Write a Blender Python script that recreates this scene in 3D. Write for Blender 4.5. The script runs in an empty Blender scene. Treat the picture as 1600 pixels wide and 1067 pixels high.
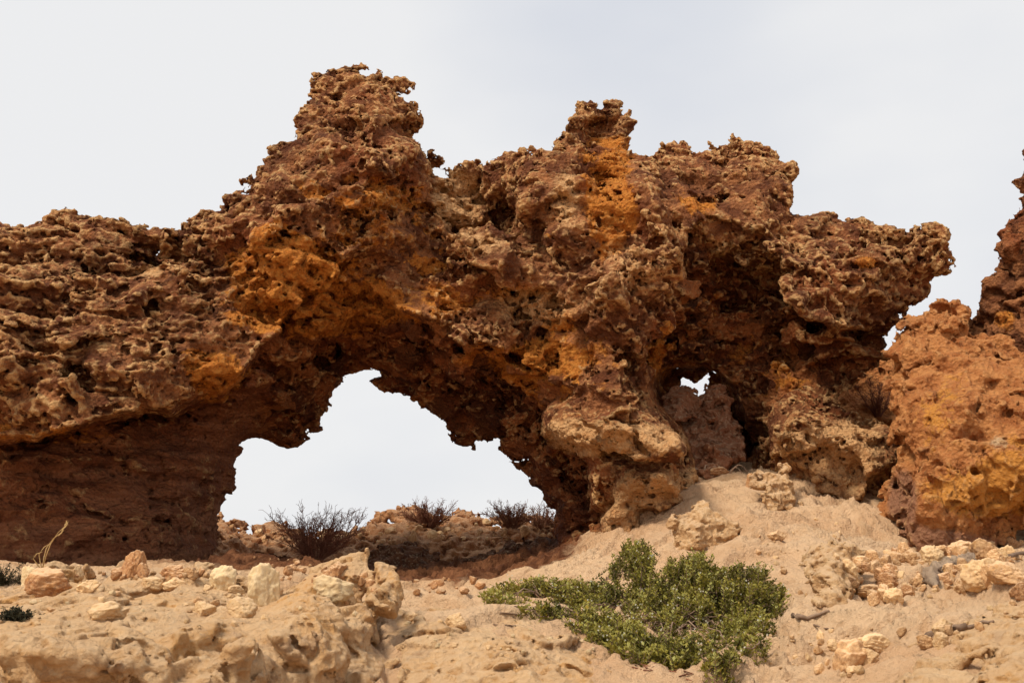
import bpy, math, random
import numpy as np
from mathutils import Vector
from mathutils.bvhtree import BVHTree
from concurrent.futures import ThreadPoolExecutor

F32 = np.float32
scene = bpy.context.scene
COL = scene.collection
random.seed(7)
RNG = np.random.default_rng(7)

# ------------------------------------------------------------------ camera
FPX = 1700.0                       # focal length in photo pixels (photo 1600 x 1067)
EYE = np.array([0.0, 0.0, 1.6])
PITCH = math.atan((850 - 533.5) / FPX)
FW = np.array([0.0, math.cos(PITCH), math.sin(PITCH)])
UP = np.array([0.0, -math.sin(PITCH), math.cos(PITCH)])


def project(P):
    q = P - EYE.astype(P.dtype)
    zc = q[:, 1] * F32(FW[1]) + q[:, 2] * F32(FW[2])
    zc = np.maximum(zc, F32(0.05))
    yc = q[:, 1] * F32(UP[1]) + q[:, 2] * F32(UP[2])
    return F32(800) + F32(FPX) * q[:, 0] / zc, F32(533.5) - F32(FPX) * yc / zc


def ray(u, v):
    return FW + UP * ((533.5 - v) / FPX) + np.array([1.0, 0, 0]) * ((u - 800) / FPX)


def at(u, v, d):
    """world point seen in direction (u, v) at world distance y = d"""
    r = ray(u, v)
    return EYE + r * (d / r[1])


# ------------------------------------------------------------------ noise
POOL = ThreadPoolExecutor(4)


def par(fn, P, *a, chunk=60000):
    n = len(P)
    if n <= chunk:
        return fn(P, *a)
    parts = list(POOL.map(lambda s: fn(P[s:s + chunk], *a), range(0, n, chunk)))
    return np.concatenate(parts)


_r = np.random.default_rng(11)
PERM = _r.permutation(256).astype(np.int32)
PERM = np.concatenate([PERM, PERM, PERM])
GR = _r.normal(size=(256, 3))
GR = (GR / np.linalg.norm(GR, axis=1)[:, None] * 1.5).astype(F32)
HT = _r.random((65536, 5)).astype(F32)


def _perlin(P, seed):
    Q = P + F32(seed * 17.31)
    I = np.floor(Q).astype(np.int32)
    f = (Q - I).astype(F32)
    w = f * f * f * (f * (f * 6 - 15) + 10)
    I &= 255
    res = []
    for dx in (0, 1):
        a = PERM[I[:, 0] + dx]
        for dy in (0, 1):
            b = PERM[a + I[:, 1] + dy]
            for dz in (0, 1):
                g = GR[PERM[b + I[:, 2] + dz]]
                res.append(g[:, 0] * (f[:, 0] - dx) + g[:, 1] * (f[:, 1] - dy) + g[:, 2] * (f[:, 2] - dz))
    wz = w[:, 2]
    a = [res[k] + (res[k + 1] - res[k]) * wz for k in (0, 2, 4, 6)]
    wy = w[:, 1]
    b0 = a[0] + (a[1] - a[0]) * wy
    b1 = a[2] + (a[3] - a[2]) * wy
    return b0 + (b1 - b0) * w[:, 0]


def perlin(P, seed=0):
    return par(_perlin, np.ascontiguousarray(P, dtype=F32), seed)


def fbm(P, seed, octs=4, gain=0.5):
    s = 0
    a = 1.0
    P = np.ascontiguousarray(P, dtype=F32)
    for o in range(octs):
        s = s + F32(a) * perlin(P, seed + o * 3)
        P = P * F32(2.03)
        a *= gain
    return s


def ridge(P, seed, octs=3):
    s = 0
    a = 1.0
    for o in range(octs):
        n = 1 - np.abs(perlin(P, seed + o * 5)) * F32(2)
        s = s + F32(a) * n
        P = P * F32(2.1)
        a *= 0.5
    return s / F32(1.75)


def _pits(P, seed, prob, r0, r1):
    """signed distance (cell units) to the nearest random sphere, one per cell"""
    Q = P + F32(seed * 5.7)
    I = np.floor(Q).astype(np.int64)
    best = np.full(len(P), 9, F32)
    for dx in (-1, 0, 1):
        for dy in (-1, 0, 1):
            for dz in (-1, 0, 1):
                ix = I[:, 0] + dx
                iy = I[:, 1] + dy
                iz = I[:, 2] + dz
                h = ((ix * 73856093) ^ (iy * 19349663) ^ (iz * 83492791) ^ (seed * 7919)) & 65535
                t = HT[h]
                ex = ix + t[:, 0] - Q[:, 0]
                ey = iy + t[:, 1] - Q[:, 1]
                ez = iz + t[:, 2] - Q[:, 2]
                d = np.sqrt(ex * ex + ey * ey + ez * ez) - (F32(r0) + F32(r1 - r0) * t[:, 3])
                d = np.where(t[:, 4] < prob, d, F32(9))
                best = np.minimum(best, d.astype(F32))
    return best


def pits(P, seed, prob=0.7, r0=0.2, r1=0.6):
    return par(_pits, np.ascontiguousarray(P, dtype=F32), seed, prob, r0, r1, chunk=30000)


def _chips(P, seed):
    """broken-facet offset: every random cell carries its own tilted plane and step (cell units)"""
    Q = P + F32(seed * 4.3)
    I = np.floor(Q).astype(np.int64)
    best = np.full(len(P), 99, F32)
    val = np.zeros(len(P), F32)
    for dx in (-1, 0, 1):
        for dy in (-1, 0, 1):
            for dz in (-1, 0, 1):
                ix = I[:, 0] + dx
                iy = I[:, 1] + dy
                iz = I[:, 2] + dz
                h = ((ix * 73856093) ^ (iy * 19349663) ^ (iz * 83492791) ^ (seed * 6151)) & 65535
                t = HT[h]
                ex = Q[:, 0] - ix - t[:, 0]
                ey = Q[:, 1] - iy - t[:, 1]
                ez = Q[:, 2] - iz - t[:, 2]
                d = ex * ex + ey * ey + ez * ez
                m = d < best
                r = HT[(h + 977) & 65535]
                v = (ex * (r[:, 0] - F32(0.5)) + ey * (r[:, 1] - F32(0.5)) + ez * (r[:, 2] - F32(0.5))) * F32(1.6) + (r[:, 3] - F32(0.5)) * F32(0.8)
                val = np.where(m, v, val).astype(F32)
                best = np.where(m, d, best).astype(F32)
    return val


def chips(P, seed):
    return par(_chips, np.ascontiguousarray(P, dtype=F32), seed, chunk=30000)


def smax(a, b, k):
    h = np.maximum(F32(k) - np.abs(a - b), 0) / F32(k)
    return np.maximum(a, b) + h * h * F32(k * 0.25)


def sstep(a, b, x):
    t = np.clip((x - a) / (b - a), 0, 1)
    return t * t * (3 - 2 * t)


# ------------------------------------------------------------------ image-plane guide maps (direction fields used to size the rock)
U0, U1, V0, V1, ST = -420, 2020, -160, 1320, 4
GU, GV = np.meshgrid(np.arange(U0, U1, ST), np.arange(V0, V1, ST))
GU = GU.astype(float)
GV = GV.astype(float)


def poly_sdf(poly):
    """signed distance to a polygon (inside < 0) over the guide grid"""
    p = np.array(poly, float)
    q = np.roll(p, -1, axis=0)
    d2 = np.full(GU.shape, 1e18)
    ins = np.zeros(GU.shape, bool)
    for (ax, ay), (bx, by) in zip(p, q):
        ex, ey = bx - ax, by - ay
        L = ex * ex + ey * ey + 1e-9
        t = np.clip(((GU - ax) * ex + (GV - ay) * ey) / L, 0, 1)
        d2 = np.minimum(d2, (GU - ax - t * ex) ** 2 + (GV - ay - t * ey) ** 2)
        if ay != by:
            c = (ay > GV) != (by > GV)
            ins ^= c & (GU < ex * (GV - ay) / (by - ay) + ax)
    d = np.sqrt(d2)
    return np.where(ins, -d, d)


def rbf(pts, smooth=0.0):
    p = np.array(pts, float)
    n = len(p)
    S = 400.0
    X = p[:, :2] / S

    def phi(r2):
        return 0.5 * r2 * np.log(r2 + 1e-12)
    A = phi(((X[:, None] - X[None]) ** 2).sum(-1)) + smooth * np.eye(n)
    B = np.c_[np.ones(n), X]
    M = np.block([[A, B], [B.T, np.zeros((3, 3))]])
    w = np.linalg.solve(M, np.r_[p[:, 2], 0, 0, 0])
    out = w[n] + w[n + 1] * GU / S + w[n + 2] * GV / S
    for i in range(n):
        out = out + w[i] * phi((GU / S - X[i, 0]) ** 2 + (GV / S - X[i, 1]) ** 2)
    lo, hi = p[:, 2].min(), p[:, 2].max()
    return np.clip(out, lo - 0.3, hi + 0.3)


def splat(lst):
    o = np.zeros(GU.shape)
    for (u, v, ru, rv, w) in lst:
        o = o + w * np.exp(-(((GU - u) / ru) ** 2 + ((GV - v) / rv) ** 2))
    return o


def samp(M, u, v):
    x = np.clip((u - U0) / ST, 0, M.shape[1] - 1.001).astype(F32)
    y = np.clip((v - V0) / ST, 0, M.shape[0] - 1.001).astype(F32)
    i = x.astype(np.int32)
    j = y.astype(np.int32)
    a = x - i
    b = y - j
    M = M.astype(F32) if M.dtype != F32 else M
    return (M[j, i] * (1 - a) + M[j, i + 1] * a) * (1 - b) + (M[j + 1, i] * (1 - a) + M[j + 1, i + 1] * a) * b


# ------------------------------------------------------------------ surface nets
def surface_nets(f, org, h):
    s = f < 0
    nx, ny, nz = f.shape
    c = np.zeros((nx - 1, ny - 1, nz - 1), np.uint8)
    for dx in (0, 1):
        for dy in (0, 1):
            for dz in (0, 1):
                c += s[dx:nx - 1 + dx, dy:ny - 1 + dy, dz:nz - 1 + dz]
    act = (c > 0) & (c < 8)
    I = np.argwhere(act)
    idx = np.full(act.shape, -1, np.int32)
    idx[act] = np.arange(len(I), dtype=np.int32)
    acc = np.zeros((len(I), 3), F32)
    cnt = np.zeros(len(I), F32)
    cv = {}
    for dx in (0, 1):
        for dy in (0, 1):
            for dz in (0, 1):
                cv[dx, dy, dz] = f[I[:, 0] + dx, I[:, 1] + dy, I[:, 2] + dz]
    for ax in range(3):
        for a in (0, 1):
            for b in (0, 1):
                p = [a, b]
                p.insert(ax, 0)
                q = list(p)
                q[ax] = 1
                fa = cv[tuple(p)]
                fb = cv[tuple(q)]
                m = (fa < 0) != (fb < 0)
                t = fa / np.where(m, fa - fb, 1)
                for k in range(3):
                    acc[:, k] += np.where(m, t if k == ax else p[k], 0)
                cnt += m
    V = (I + acc / cnt[:, None]) * h + org
    quads = []
    for ax in range(3):
        sl = [slice(1, n - 1) for n in (nx, ny, nz)]
        sl2 = list(sl)
        sl[ax] = slice(0, f.shape[ax] - 1)
        sl2[ax] = slice(1, f.shape[ax])
        A = s[tuple(sl)]
        Bm = s[tuple(sl2)]
        E = np.argwhere(A != Bm)
        if not len(E):
            continue
        fl = A[E[:, 0], E[:, 1], E[:, 2]]
        o = [1, 1, 1]
        o[ax] = 0
        E = E + np.array(o)
        k1, k2 = (ax + 1) % 3, (ax + 2) % 3
        d1 = np.zeros(3, int)
        d1[k1] = 1
        d2 = np.zeros(3, int)
        d2[k2] = 1
        q = []
        for off in (np.zeros(3, int), d1, d1 + d2, d2):
            c_ = E - off
            q.append(idx[c_[:, 0], c_[:, 1], c_[:, 2]])
        q = np.stack(q, 1)
        q = np.where(fl[:, None], q, q[:, ::-1])
        quads.append(q)
    Q = np.concatenate(quads)
    Q = Q[(Q >= 0).all(1)]
    return V.astype(F32), Q


def biggest(V, Q, keep=0.02):
    """drop floating crumbs and closed inner bubbles"""
    n = len(V)
    lab = np.arange(n)
    E = np.concatenate([Q[:, [0, 1]], Q[:, [1, 2]], Q[:, [2, 3]], Q[:, [3, 0]]])
    while True:
        a = lab[E[:, 0]]
        b = lab[E[:, 1]]
        m = np.minimum(a, b)
        new = lab.copy()
        np.minimum.at(new, a, m)
        np.minimum.at(new, b, m)
        while True:
            nn = new[new]
            if (nn == new).all():
                break
            new = nn
        if (new == lab).all():
            break
        lab = new
    ids, cn = np.unique(lab, return_counts=True)
    good = np.zeros(n, bool)
    good[ids[cn >= cn.max() * 0.5]] = True
    vm = good[lab]
    Q = Q[vm[Q[:, 0]]]
    ren = np.cumsum(vm) - 1
    return V[vm], ren[Q]


def upsample2(c, shape):
    """trilinear x2 from coarse nodes (2h) to fine nodes"""
    out = c
    for ax in range(3):
        n = out.shape[ax]
        a = np.take(out, range(n - 1), axis=ax)
        b = np.take(out, range(1, n), axis=ax)
        sh = list(out.shape)
        sh[ax] = 2 * n - 1
        o = np.empty(sh, F32)
        sl = [slice(None)] * 3
        sl[ax] = slice(0, None, 2)
        o[tuple(sl)] = out
        sl[ax] = slice(1, None, 2)
        o[tuple(sl)] = (a + b) * F32(0.5)
        out = o
    return out


def vert_normals(V, Q):
    n = np.cross(V[Q[:, 2]] - V[Q[:, 0]], V[Q[:, 3]] - V[Q[:, 1]])
    N = np.zeros_like(V)
    for k in range(4):
        for a in range(3):
            N[:, a] += np.bincount(Q[:, k], n[:, a], len(V)).astype(F32)
    return N / (np.linalg.norm(N, axis=1)[:, None] + 1e-9)


def carve_rock(sil, D, back, h, coarse, fine, band=0.16, taper=0.35, rim=0.3, lo=None, hi=None, cband=0.6):
    """a solid bounded by a front surface at distance D(u,v), a back and an outline that shrinks with depth;
    `coarse` and `fine` add weathering to the distance field"""
    D = D.astype(F32)
    sil = sil.astype(F32)
    back = back.astype(F32)
    gv, gu = np.gradient(D, ST)
    g = 1 / np.sqrt(1 + np.minimum((gv ** 2 + gu ** 2) * (FPX / np.maximum(D, 1)) ** 2, 9))
    g = g.astype(F32)
    lo = np.array(lo, float)
    H = 2 * h
    n = np.ceil((np.array(hi) - lo) / H).astype(int) + 1
    ax = [lo[k] + H * np.arange(n[k]) for k in range(3)]
    f1 = np.empty(tuple(n), F32)

    def base(P):
        u, v = project(P)
        d = samp(D, u, v)
        y = P[:, 1]
        ff = (d - y) * samp(g, u, v)
        fb = y - samp(back, u, v)
        fs = samp(sil, u, v) * y / F32(FPX) + F32(taper) * np.maximum(y - d, 0)
        return smax(smax(ff, fs, rim), fb, 0.3)
    step = max(1, int(400000 / (n[1] * n[2])))
    for i in range(0, n[0], step):
        xs = ax[0][i:i + step]
        P = np.stack(np.meshgrid(xs, ax[1], ax[2], indexing='ij'), -1).reshape(-1, 3).astype(F32)
        f0 = par(base, P)
        m = np.abs(f0) < cband
        if m.any():
            f0[m] = coarse(P[m], f0[m])
        f1[i:i + step] = f0.reshape(len(xs), n[1], n[2])
    f1 = upsample2(f1, None)
    m = np.abs(f1) < band
    I = np.argwhere(m)
    P = (I * h + lo).astype(F32)
    base_f = f1[m]
    f2 = f1
    f2[m] = fine(P, base_f.copy())
    # crumble away filaments thinner than a few centimetres
    bl = np.clip(f2, -0.06, 0.06)
    for a_ in range(3):
        n_ = bl.shape[a_]
        acc_ = bl.copy()
        for k_ in (1, 2):
            lo_s = [slice(None)] * 3
            hi_s = [slice(None)] * 3
            lo_s[a_] = slice(0, n_ - k_)
            hi_s[a_] = slice(k_, n_)
            acc_[tuple(lo_s)] += bl[tuple(hi_s)]
            acc_[tuple(hi_s)] += bl[tuple(lo_s)]
        bl = acc_ * F32(0.2)
    np.maximum(f2, bl - F32(1.45 * h), out=f2)
    del bl, acc_
    for k in range(3):
        for e in (0, -1):
            sl = [slice(None)] * 3
            sl[k] = e
            f2[tuple(sl)] = np.maximum(f2[tuple(sl)], F32(0.01))
    V, Q = surface_nets(f2, lo, h)
    V, Q = biggest(V, Q)
    return V.astype(F32), Q


def bbox(sil, D, back, pad=0.35, floor=None):
    m = sil < 12
    pts = []
    for dd in (D, back):
        u = GU[m]
        v = GV[m]
        r = FW[None] + UP[None] * ((533.5 - v) / FPX)[:, None] + np.array([[1.0, 0, 0]]) * ((u - 800) / FPX)[:, None]
        pts.append(EYE + r * (dd[m] / r[:, 1])[:, None])
    pts = np.concatenate(pts)
    lo = pts.min(0) - pad
    hi = pts.max(0) + pad
    if floor is not None:
        lo[2] = max(lo[2], floor)
    return lo, hi


# ------------------------------------------------------------------ objects
def tag(o, label=None, cat=None, group=None, kind=None):
    if label:
        o['label'] = label
    if cat:
        o['category'] = cat
    if group:
        o['group'] = group
    if kind:
        o['kind'] = kind
    return o


def empty(name, loc):
    o = bpy.data.objects.new(name, None)
    COL.objects.link(o)
    o.location = loc
    o.empty_display_size = 0.2
    return o


def mesh_obj(name, V, Q, mat, parent=None, origin=None, attrs=None, normals=None, smooth=True):
    """V (n,3) world coordinates, Q (m,3|4) faces; the object's origin is put at `origin`"""
    V = np.asarray(V, F32)
    if origin is None:
        origin = np.array([V[:, 0].mean(), V[:, 1].mean(), V[:, 2].min()])
    me = bpy.data.meshes.new(name)
    W = (V - np.asarray(origin, F32)).astype(F32)
    Q = np.asarray(Q, np.int32)
    k = Q.shape[1]
    me.vertices.add(len(W))
    me.vertices.foreach_set('co', W.ravel())
    me.loops.add(Q.size)
    me.loops.foreach_set('vertex_index', Q.ravel())
    me.polygons.add(len(Q))
    me.polygons.foreach_set('loop_start', np.arange(0, Q.size, k, dtype=np.int32))
    if smooth:
        me.polygons.foreach_set('use_smooth', np.ones(len(Q), bool))
    me.update(calc_edges=True)
    me.validate()
    for an, av in (attrs or {}).items():
        if av.ndim == 1:
            a = me.attributes.new(an, 'FLOAT', 'POINT')
            a.data.foreach_set('value', av.astype(F32))
        else:
            a = me.attributes.new(an, 'FLOAT_COLOR', 'POINT')
            a.data.foreach_set('color', av.astype(F32).ravel())
    if normals is not None:
        me.normals_split_custom_set_from_vertices(normals.astype(float).tolist() if len(normals) < 0 else [tuple(x) for x in normals.tolist()])
    if mat:
        me.materials.append(mat)
    o = bpy.data.objects.new(name, me)
    COL.objects.link(o)
    if parent is not None:
        o.parent = parent
        o.location = Vector(origin) - parent.location
    else:
        o.location = Vector([float(x) for x in origin])
    return o


# ------------------------------------------------------------------ materials
class NT:
    def __init__(self, name):
        self.m = bpy.data.materials.new(name)
        self.m.use_nodes = True
        self.t = self.m.node_tree
        self.t.nodes.clear()
        self.out = self.n('ShaderNodeOutputMaterial')
        self.b = self.n('ShaderNodeBsdfPrincipled')
        self.b.inputs['Specular IOR Level'].default_value = 0.15
        self.b.inputs['Roughness'].default_value = 0.92
        self.t.links.new(self.b.outputs[0], self.out.inputs[0])
        tc = self.n('ShaderNodeTexCoord')
        self.co = tc.outputs['Object']

    def n(self, t, **kw):
        x = self.t.nodes.new(t)
        for k, v in kw.items():
            setattr(x, k, v)
        return x

    def put(self, s, v):
        if isinstance(v, (int, float)):
            s.default_value = v
        elif isinstance(v, tuple):
            s.default_value = v if len(v) != 3 or s.type == 'VECTOR' else v + (1,)
        else:
            self.t.links.new(v, s)

    def noise(self, scale, detail=6, rough=0.55, co=None, dist=0.0):
        x = self.n('ShaderNodeTexNoise')
        self.put(x.inputs['Vector'], co if co is not None else self.co)
        x.inputs['Scale'].default_value = scale
        x.inputs['Detail'].default_value = detail
        x.inputs['Roughness'].default_value = rough
        x.inputs['Distortion'].default_value = dist
        return x.outputs['Fac']

    def voro(self, scale, feat='F1', co=None, out='Distance'):
        x = self.n('ShaderNodeTexVoronoi', feature=feat)
        self.put(x.inputs['Vector'], co if co is not None else self.co)
        x.inputs['Scale'].default_value = scale
        return x.outputs[out]

    def scaled(self, v):
        x = self.n('ShaderNodeMapping')
        self.put(x.inputs['Vector'], self.co)
        x.inputs['Scale'].default_value = v
        return x.outputs[0]

    def math(self, op, a, b=0.0, clamp=False):
        x = self.n('ShaderNodeMath', operation=op, use_clamp=clamp)
        self.put(x.inputs[0], a)
        self.put(x.inputs[1], b)
        return x.outputs[0]

    def ramp(self, fac, a, b):
        x = self.n('ShaderNodeMapRange', interpolation_type='SMOOTHSTEP')
        self.put(x.inputs['Value'], fac)
        self.put(x.inputs['From Min'], a)
        self.put(x.inputs['From Max'], b)
        return x.outputs[0]

    def mix(self, f, a, b):
        x = self.n('ShaderNodeMix', data_type='RGBA')
        self.put(x.inputs[0], f)
        self.put(x.inputs[6], a)
        self.put(x.inputs[7], b)
        return x.outputs[2]

    def attr(self, name):
        x = self.n('ShaderNodeAttribute', attribute_name=name)
        return x

    def mask(self, name):
        a = self.attr(name)
        s = self.n('ShaderNodeSeparateColor')
        self.t.links.new(a.outputs['Color'], s.inputs[0])
        return s.outputs[0], s.outputs[1], s.outputs[2], a.outputs['Alpha']

    def bump(self, h, dist, strength=1.0, normal=None):
        x = self.n('ShaderNodeBump')
        self.put(x.inputs['Height'], h)
        x.inputs['Distance'].default_value = dist
        x.inputs['Strength'].default_value = strength
        if normal is not None:
            self.put(x.inputs['Normal'], normal)
        return x.outputs[0]

    def finish(self, col, normal=None):
        self.put(self.b.inputs['Base Color'], col)
        if normal is not None:
            self.put(self.b.inputs['Normal'], normal)
        return self.m


def arch_material():
    t = NT('weathered_red_limestone')
    ochre, pale, red, smoothm = t.mask('minerals')
    crust = t.attr('crust').outputs['Fac']
    n1 = t.noise(0.9, 7, 0.6, dist=0.4)
    n2 = t.noise(3.2, 8, 0.65, dist=0.6)
    n3 = t.noise(11, 8, 0.7)
    n4 = t.noise(45, 5, 0.7)
    bed = t.noise(1.0, 7, 0.62, co=t.scaled((0.9, 0.9, 7.0)))
    # ground mass
    c = t.mix(t.ramp(n2, 0.38, 0.62), (0.145, 0.046, 0.018), (0.42, 0.168, 0.064))
    c = t.mix(t.ramp(n1, 0.5, 0.68), c, (0.27, 0.080, 0.027))
    vp = t.n('ShaderNodeTexVoronoi', feature='F1')
    dv = t.n('ShaderNodeVectorMath', operation='MULTIPLY_ADD')
    nzc = t.n('ShaderNodeTexNoise')
    t.put(nzc.inputs['Vector'], t.co)
    nzc.inputs['Scale'].default_value = 2.5
    nzc.inputs['Detail'].default_value = 6
    t.put(dv.inputs[0], nzc.outputs['Color'])
    dv.inputs[1].default_value = (0.7, 0.7, 0.45)
    t.put(dv.inputs[2], t.scaled((1, 1, 1.5)))
    t.put(vp.inputs['Vector'], dv.outputs[0])
    vp.inputs['Scale'].default_value = 2.6
    cellr = t.n('ShaderNodeSeparateColor')
    t.put(cellr.inputs[0], vp.outputs['Color'])
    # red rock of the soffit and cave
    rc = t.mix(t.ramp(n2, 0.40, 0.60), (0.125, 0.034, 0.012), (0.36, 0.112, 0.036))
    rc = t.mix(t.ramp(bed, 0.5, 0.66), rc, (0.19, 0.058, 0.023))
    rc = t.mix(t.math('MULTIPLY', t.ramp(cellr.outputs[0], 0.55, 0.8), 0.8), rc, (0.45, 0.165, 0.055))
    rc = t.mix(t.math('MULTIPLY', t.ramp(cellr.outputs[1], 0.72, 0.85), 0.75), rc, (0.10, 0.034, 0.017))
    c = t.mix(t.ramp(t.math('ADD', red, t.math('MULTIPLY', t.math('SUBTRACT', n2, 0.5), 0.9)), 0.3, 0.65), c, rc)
    wallc = t.mix(t.ramp(bed, 0.42, 0.60), (0.25, 0.085, 0.038), (0.44, 0.185, 0.090))
    wf = t.math('ADD', smoothm, t.math('MULTIPLY', t.math('SUBTRACT', n1, 0.5), 0.15))
    c = t.mix(t.math('MULTIPLY', t.ramp(wf, 0.84, 0.92), 0.75), c, wallc)
    # yellow-orange ochre
    oc = t.mix(t.ramp(n3, 0.35, 0.65), (0.54, 0.165, 0.022), (0.70, 0.275, 0.046))
    of = t.math('ADD', ochre, t.math('MULTIPLY', t.math('SUBTRACT', n1, 0.5), 1.0))
    of = t.math('ADD', of, t.math('MULTIPLY', t.math('SUBTRACT', n3, 0.5), 0.7))
    of = t.math('ADD', of, t.math('MULTIPLY', t.math('SUBTRACT', cellr.outputs[2], 0.5), 0.5))
    c = t.mix(t.math('MULTIPLY', t.ramp(of, 0.37, 0.57), 0.85), c, oc)
    # pale tan hard crust on the outer skin
    cc = t.mix(t.ramp(n3, 0.35, 0.68), (0.54, 0.255, 0.090), (0.74, 0.46, 0.205))
    cf = t.math('ADD', crust, t.math('MULTIPLY', t.math('SUBTRACT', n2, 0.5), 1.3))
    cf = t.math('SUBTRACT', cf, t.math('MULTIPLY', ochre, 0.42))
    cf = t.math('ADD', cf, t.math('MULTIPLY', t.math('SUBTRACT', n3, 0.5), 0.9))
    c = t.mix(t.math('MULTIPLY', t.ramp(cf, 0.52, 0.86), 0.9), c, cc)
    pc = t.mix(t.ramp(n3, 0.3, 0.7), (0.56, 0.275, 0.108), (0.74, 0.44, 0.205))
    pf = t.math('ADD', pale, t.math('MULTIPLY', t.math('SUBTRACT', n3, 0.5), 0.9))
    c = t.mix(t.ramp(pf, 0.35, 0.72), c, pc)
    c = t.mix(t.math('MULTIPLY', t.ramp(t.math('ADD', crust, t.math('MULTIPLY', t.math('SUBTRACT', n3, 0.5), 0.6)), 0.30, 0.0), 0.8), c, (0.085, 0.027, 0.011))  # hollows darkened by surface height: rusty interior rock plus painted-in pit shade
    # dark manganese varnish blotches
    d1 = t.noise(2.2, 9, 0.72, co=t.scaled((1, 1, 1.9)), dist=0.8)
    df = t.ramp(t.math('ADD', d1, t.math('MULTIPLY', red, -0.02)), 0.55, 0.62)
    d2 = t.ramp(t.noise(0.75, 8, 0.65, dist=1.0), 0.50, 0.62)
    d2 = t.math('MULTIPLY', d2, t.ramp(n3, 0.35, 0.6))
    df = t.math('MAXIMUM', df, t.math('MULTIPLY', d2, 0.75))
    df = t.math('MULTIPLY', df, t.math('SUBTRACT', 1.0, t.math('MULTIPLY', ochre, 0.8), clamp=True))
    df = t.math('MULTIPLY', df, t.math('SUBTRACT', 1.0, t.math('MULTIPLY', pale, 0.7), clamp=True))
    c = t.mix(t.math('MULTIPLY', df, 0.6), c, (0.060, 0.021, 0.011))
    sp = t.ramp(t.voro(16, co=None), 0.24, 0.10)
    sp = t.math('MULTIPLY', sp, t.ramp(n2, 0.47, 0.6))
    c = t.mix(t.math('MULTIPLY', sp, 0.6), c, (0.075, 0.034, 0.02))
    c = t.mix(t.math('MULTIPLY', t.ramp(n4, 0.52, 0.75), 0.22), c, (0.50, 0.28, 0.13))
    h = t.math('ADD', t.math('MULTIPLY', n3, 1.0), t.math('MULTIPLY', n4, 0.6))
    h = t.math('ADD', h, t.math('MULTIPLY', t.voro(26), 0.8))
    h = t.math('ADD', h, t.math('MULTIPLY', bed, 0.5))
    return t.finish(c, t.bump(h, 0.07, 0.9))


def boulder_material():
    t = NT('orange_boulder_rock')
    ochre, pale, red, smoothm = t.mask('minerals')
    n1 = t.noise(1.3, 7, 0.6, dist=0.4)
    n2 = t.noise(4.5, 8, 0.65, dist=0.4)
    n3 = t.noise(16, 8, 0.7)
    n4 = t.noise(60, 4, 0.7)
    c = t.mix(t.ramp(n2, 0.36, 0.64), (0.40, 0.135, 0.040), (0.60, 0.255, 0.085))
    of = t.math('ADD', ochre, t.math('MULTIPLY', t.math('SUBTRACT', n2, 0.5), 1.4))
    of = t.math('ADD', of, t.math('MULTIPLY', t.math('SUBTRACT', n3, 0.5), 1.0))
    c = t.mix(t.math('MULTIPLY', t.ramp(of, 0.45, 0.65), 0.85), c, (0.64, 0.27, 0.050))
    c = t.mix(t.ramp(t.math('ADD', red, t.math('MULTIPLY', t.math('SUBTRACT', n2, 0.5), 0.7)), 0.4, 0.7), c, (0.33, 0.15, 0.08))
    pf = t.math('ADD', pale, t.math('MULTIPLY', t.math('SUBTRACT', n3, 0.5), 0.9))
    c = t.mix(t.ramp(pf, 0.4, 0.75), c, (0.62, 0.42, 0.24))
    d1 = t.noise(3.4, 9, 0.72, dist=0.6)
    c = t.mix(t.math('MULTIPLY', t.ramp(d1, 0.57, 0.68), 0.65), c, (0.13, 0.052, 0.027))
    c = t.mix(t.math('MULTIPLY', t.ramp(n4, 0.5, 0.75), 0.35), c, (0.55, 0.36, 0.19))
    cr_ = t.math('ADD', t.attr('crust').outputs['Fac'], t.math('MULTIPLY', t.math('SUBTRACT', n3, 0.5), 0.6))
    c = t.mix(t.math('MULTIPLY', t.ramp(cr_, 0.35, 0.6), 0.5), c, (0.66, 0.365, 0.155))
    c = t.mix(t.math('MULTIPLY', t.ramp(cr_, 0.18, -0.05), 0.6), c, (0.17, 0.062, 0.026))  # low spots browner and darker, shade of the pits painted into the colour
    h = t.math('ADD', n3, t.math('MULTIPLY', n4, 0.4))
    h = t.math('ADD', h, t.math('MULTIPLY', t.voro(24), 0.7))
    return t.finish(c, t.bump(h, 0.07, 0.9))


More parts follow.
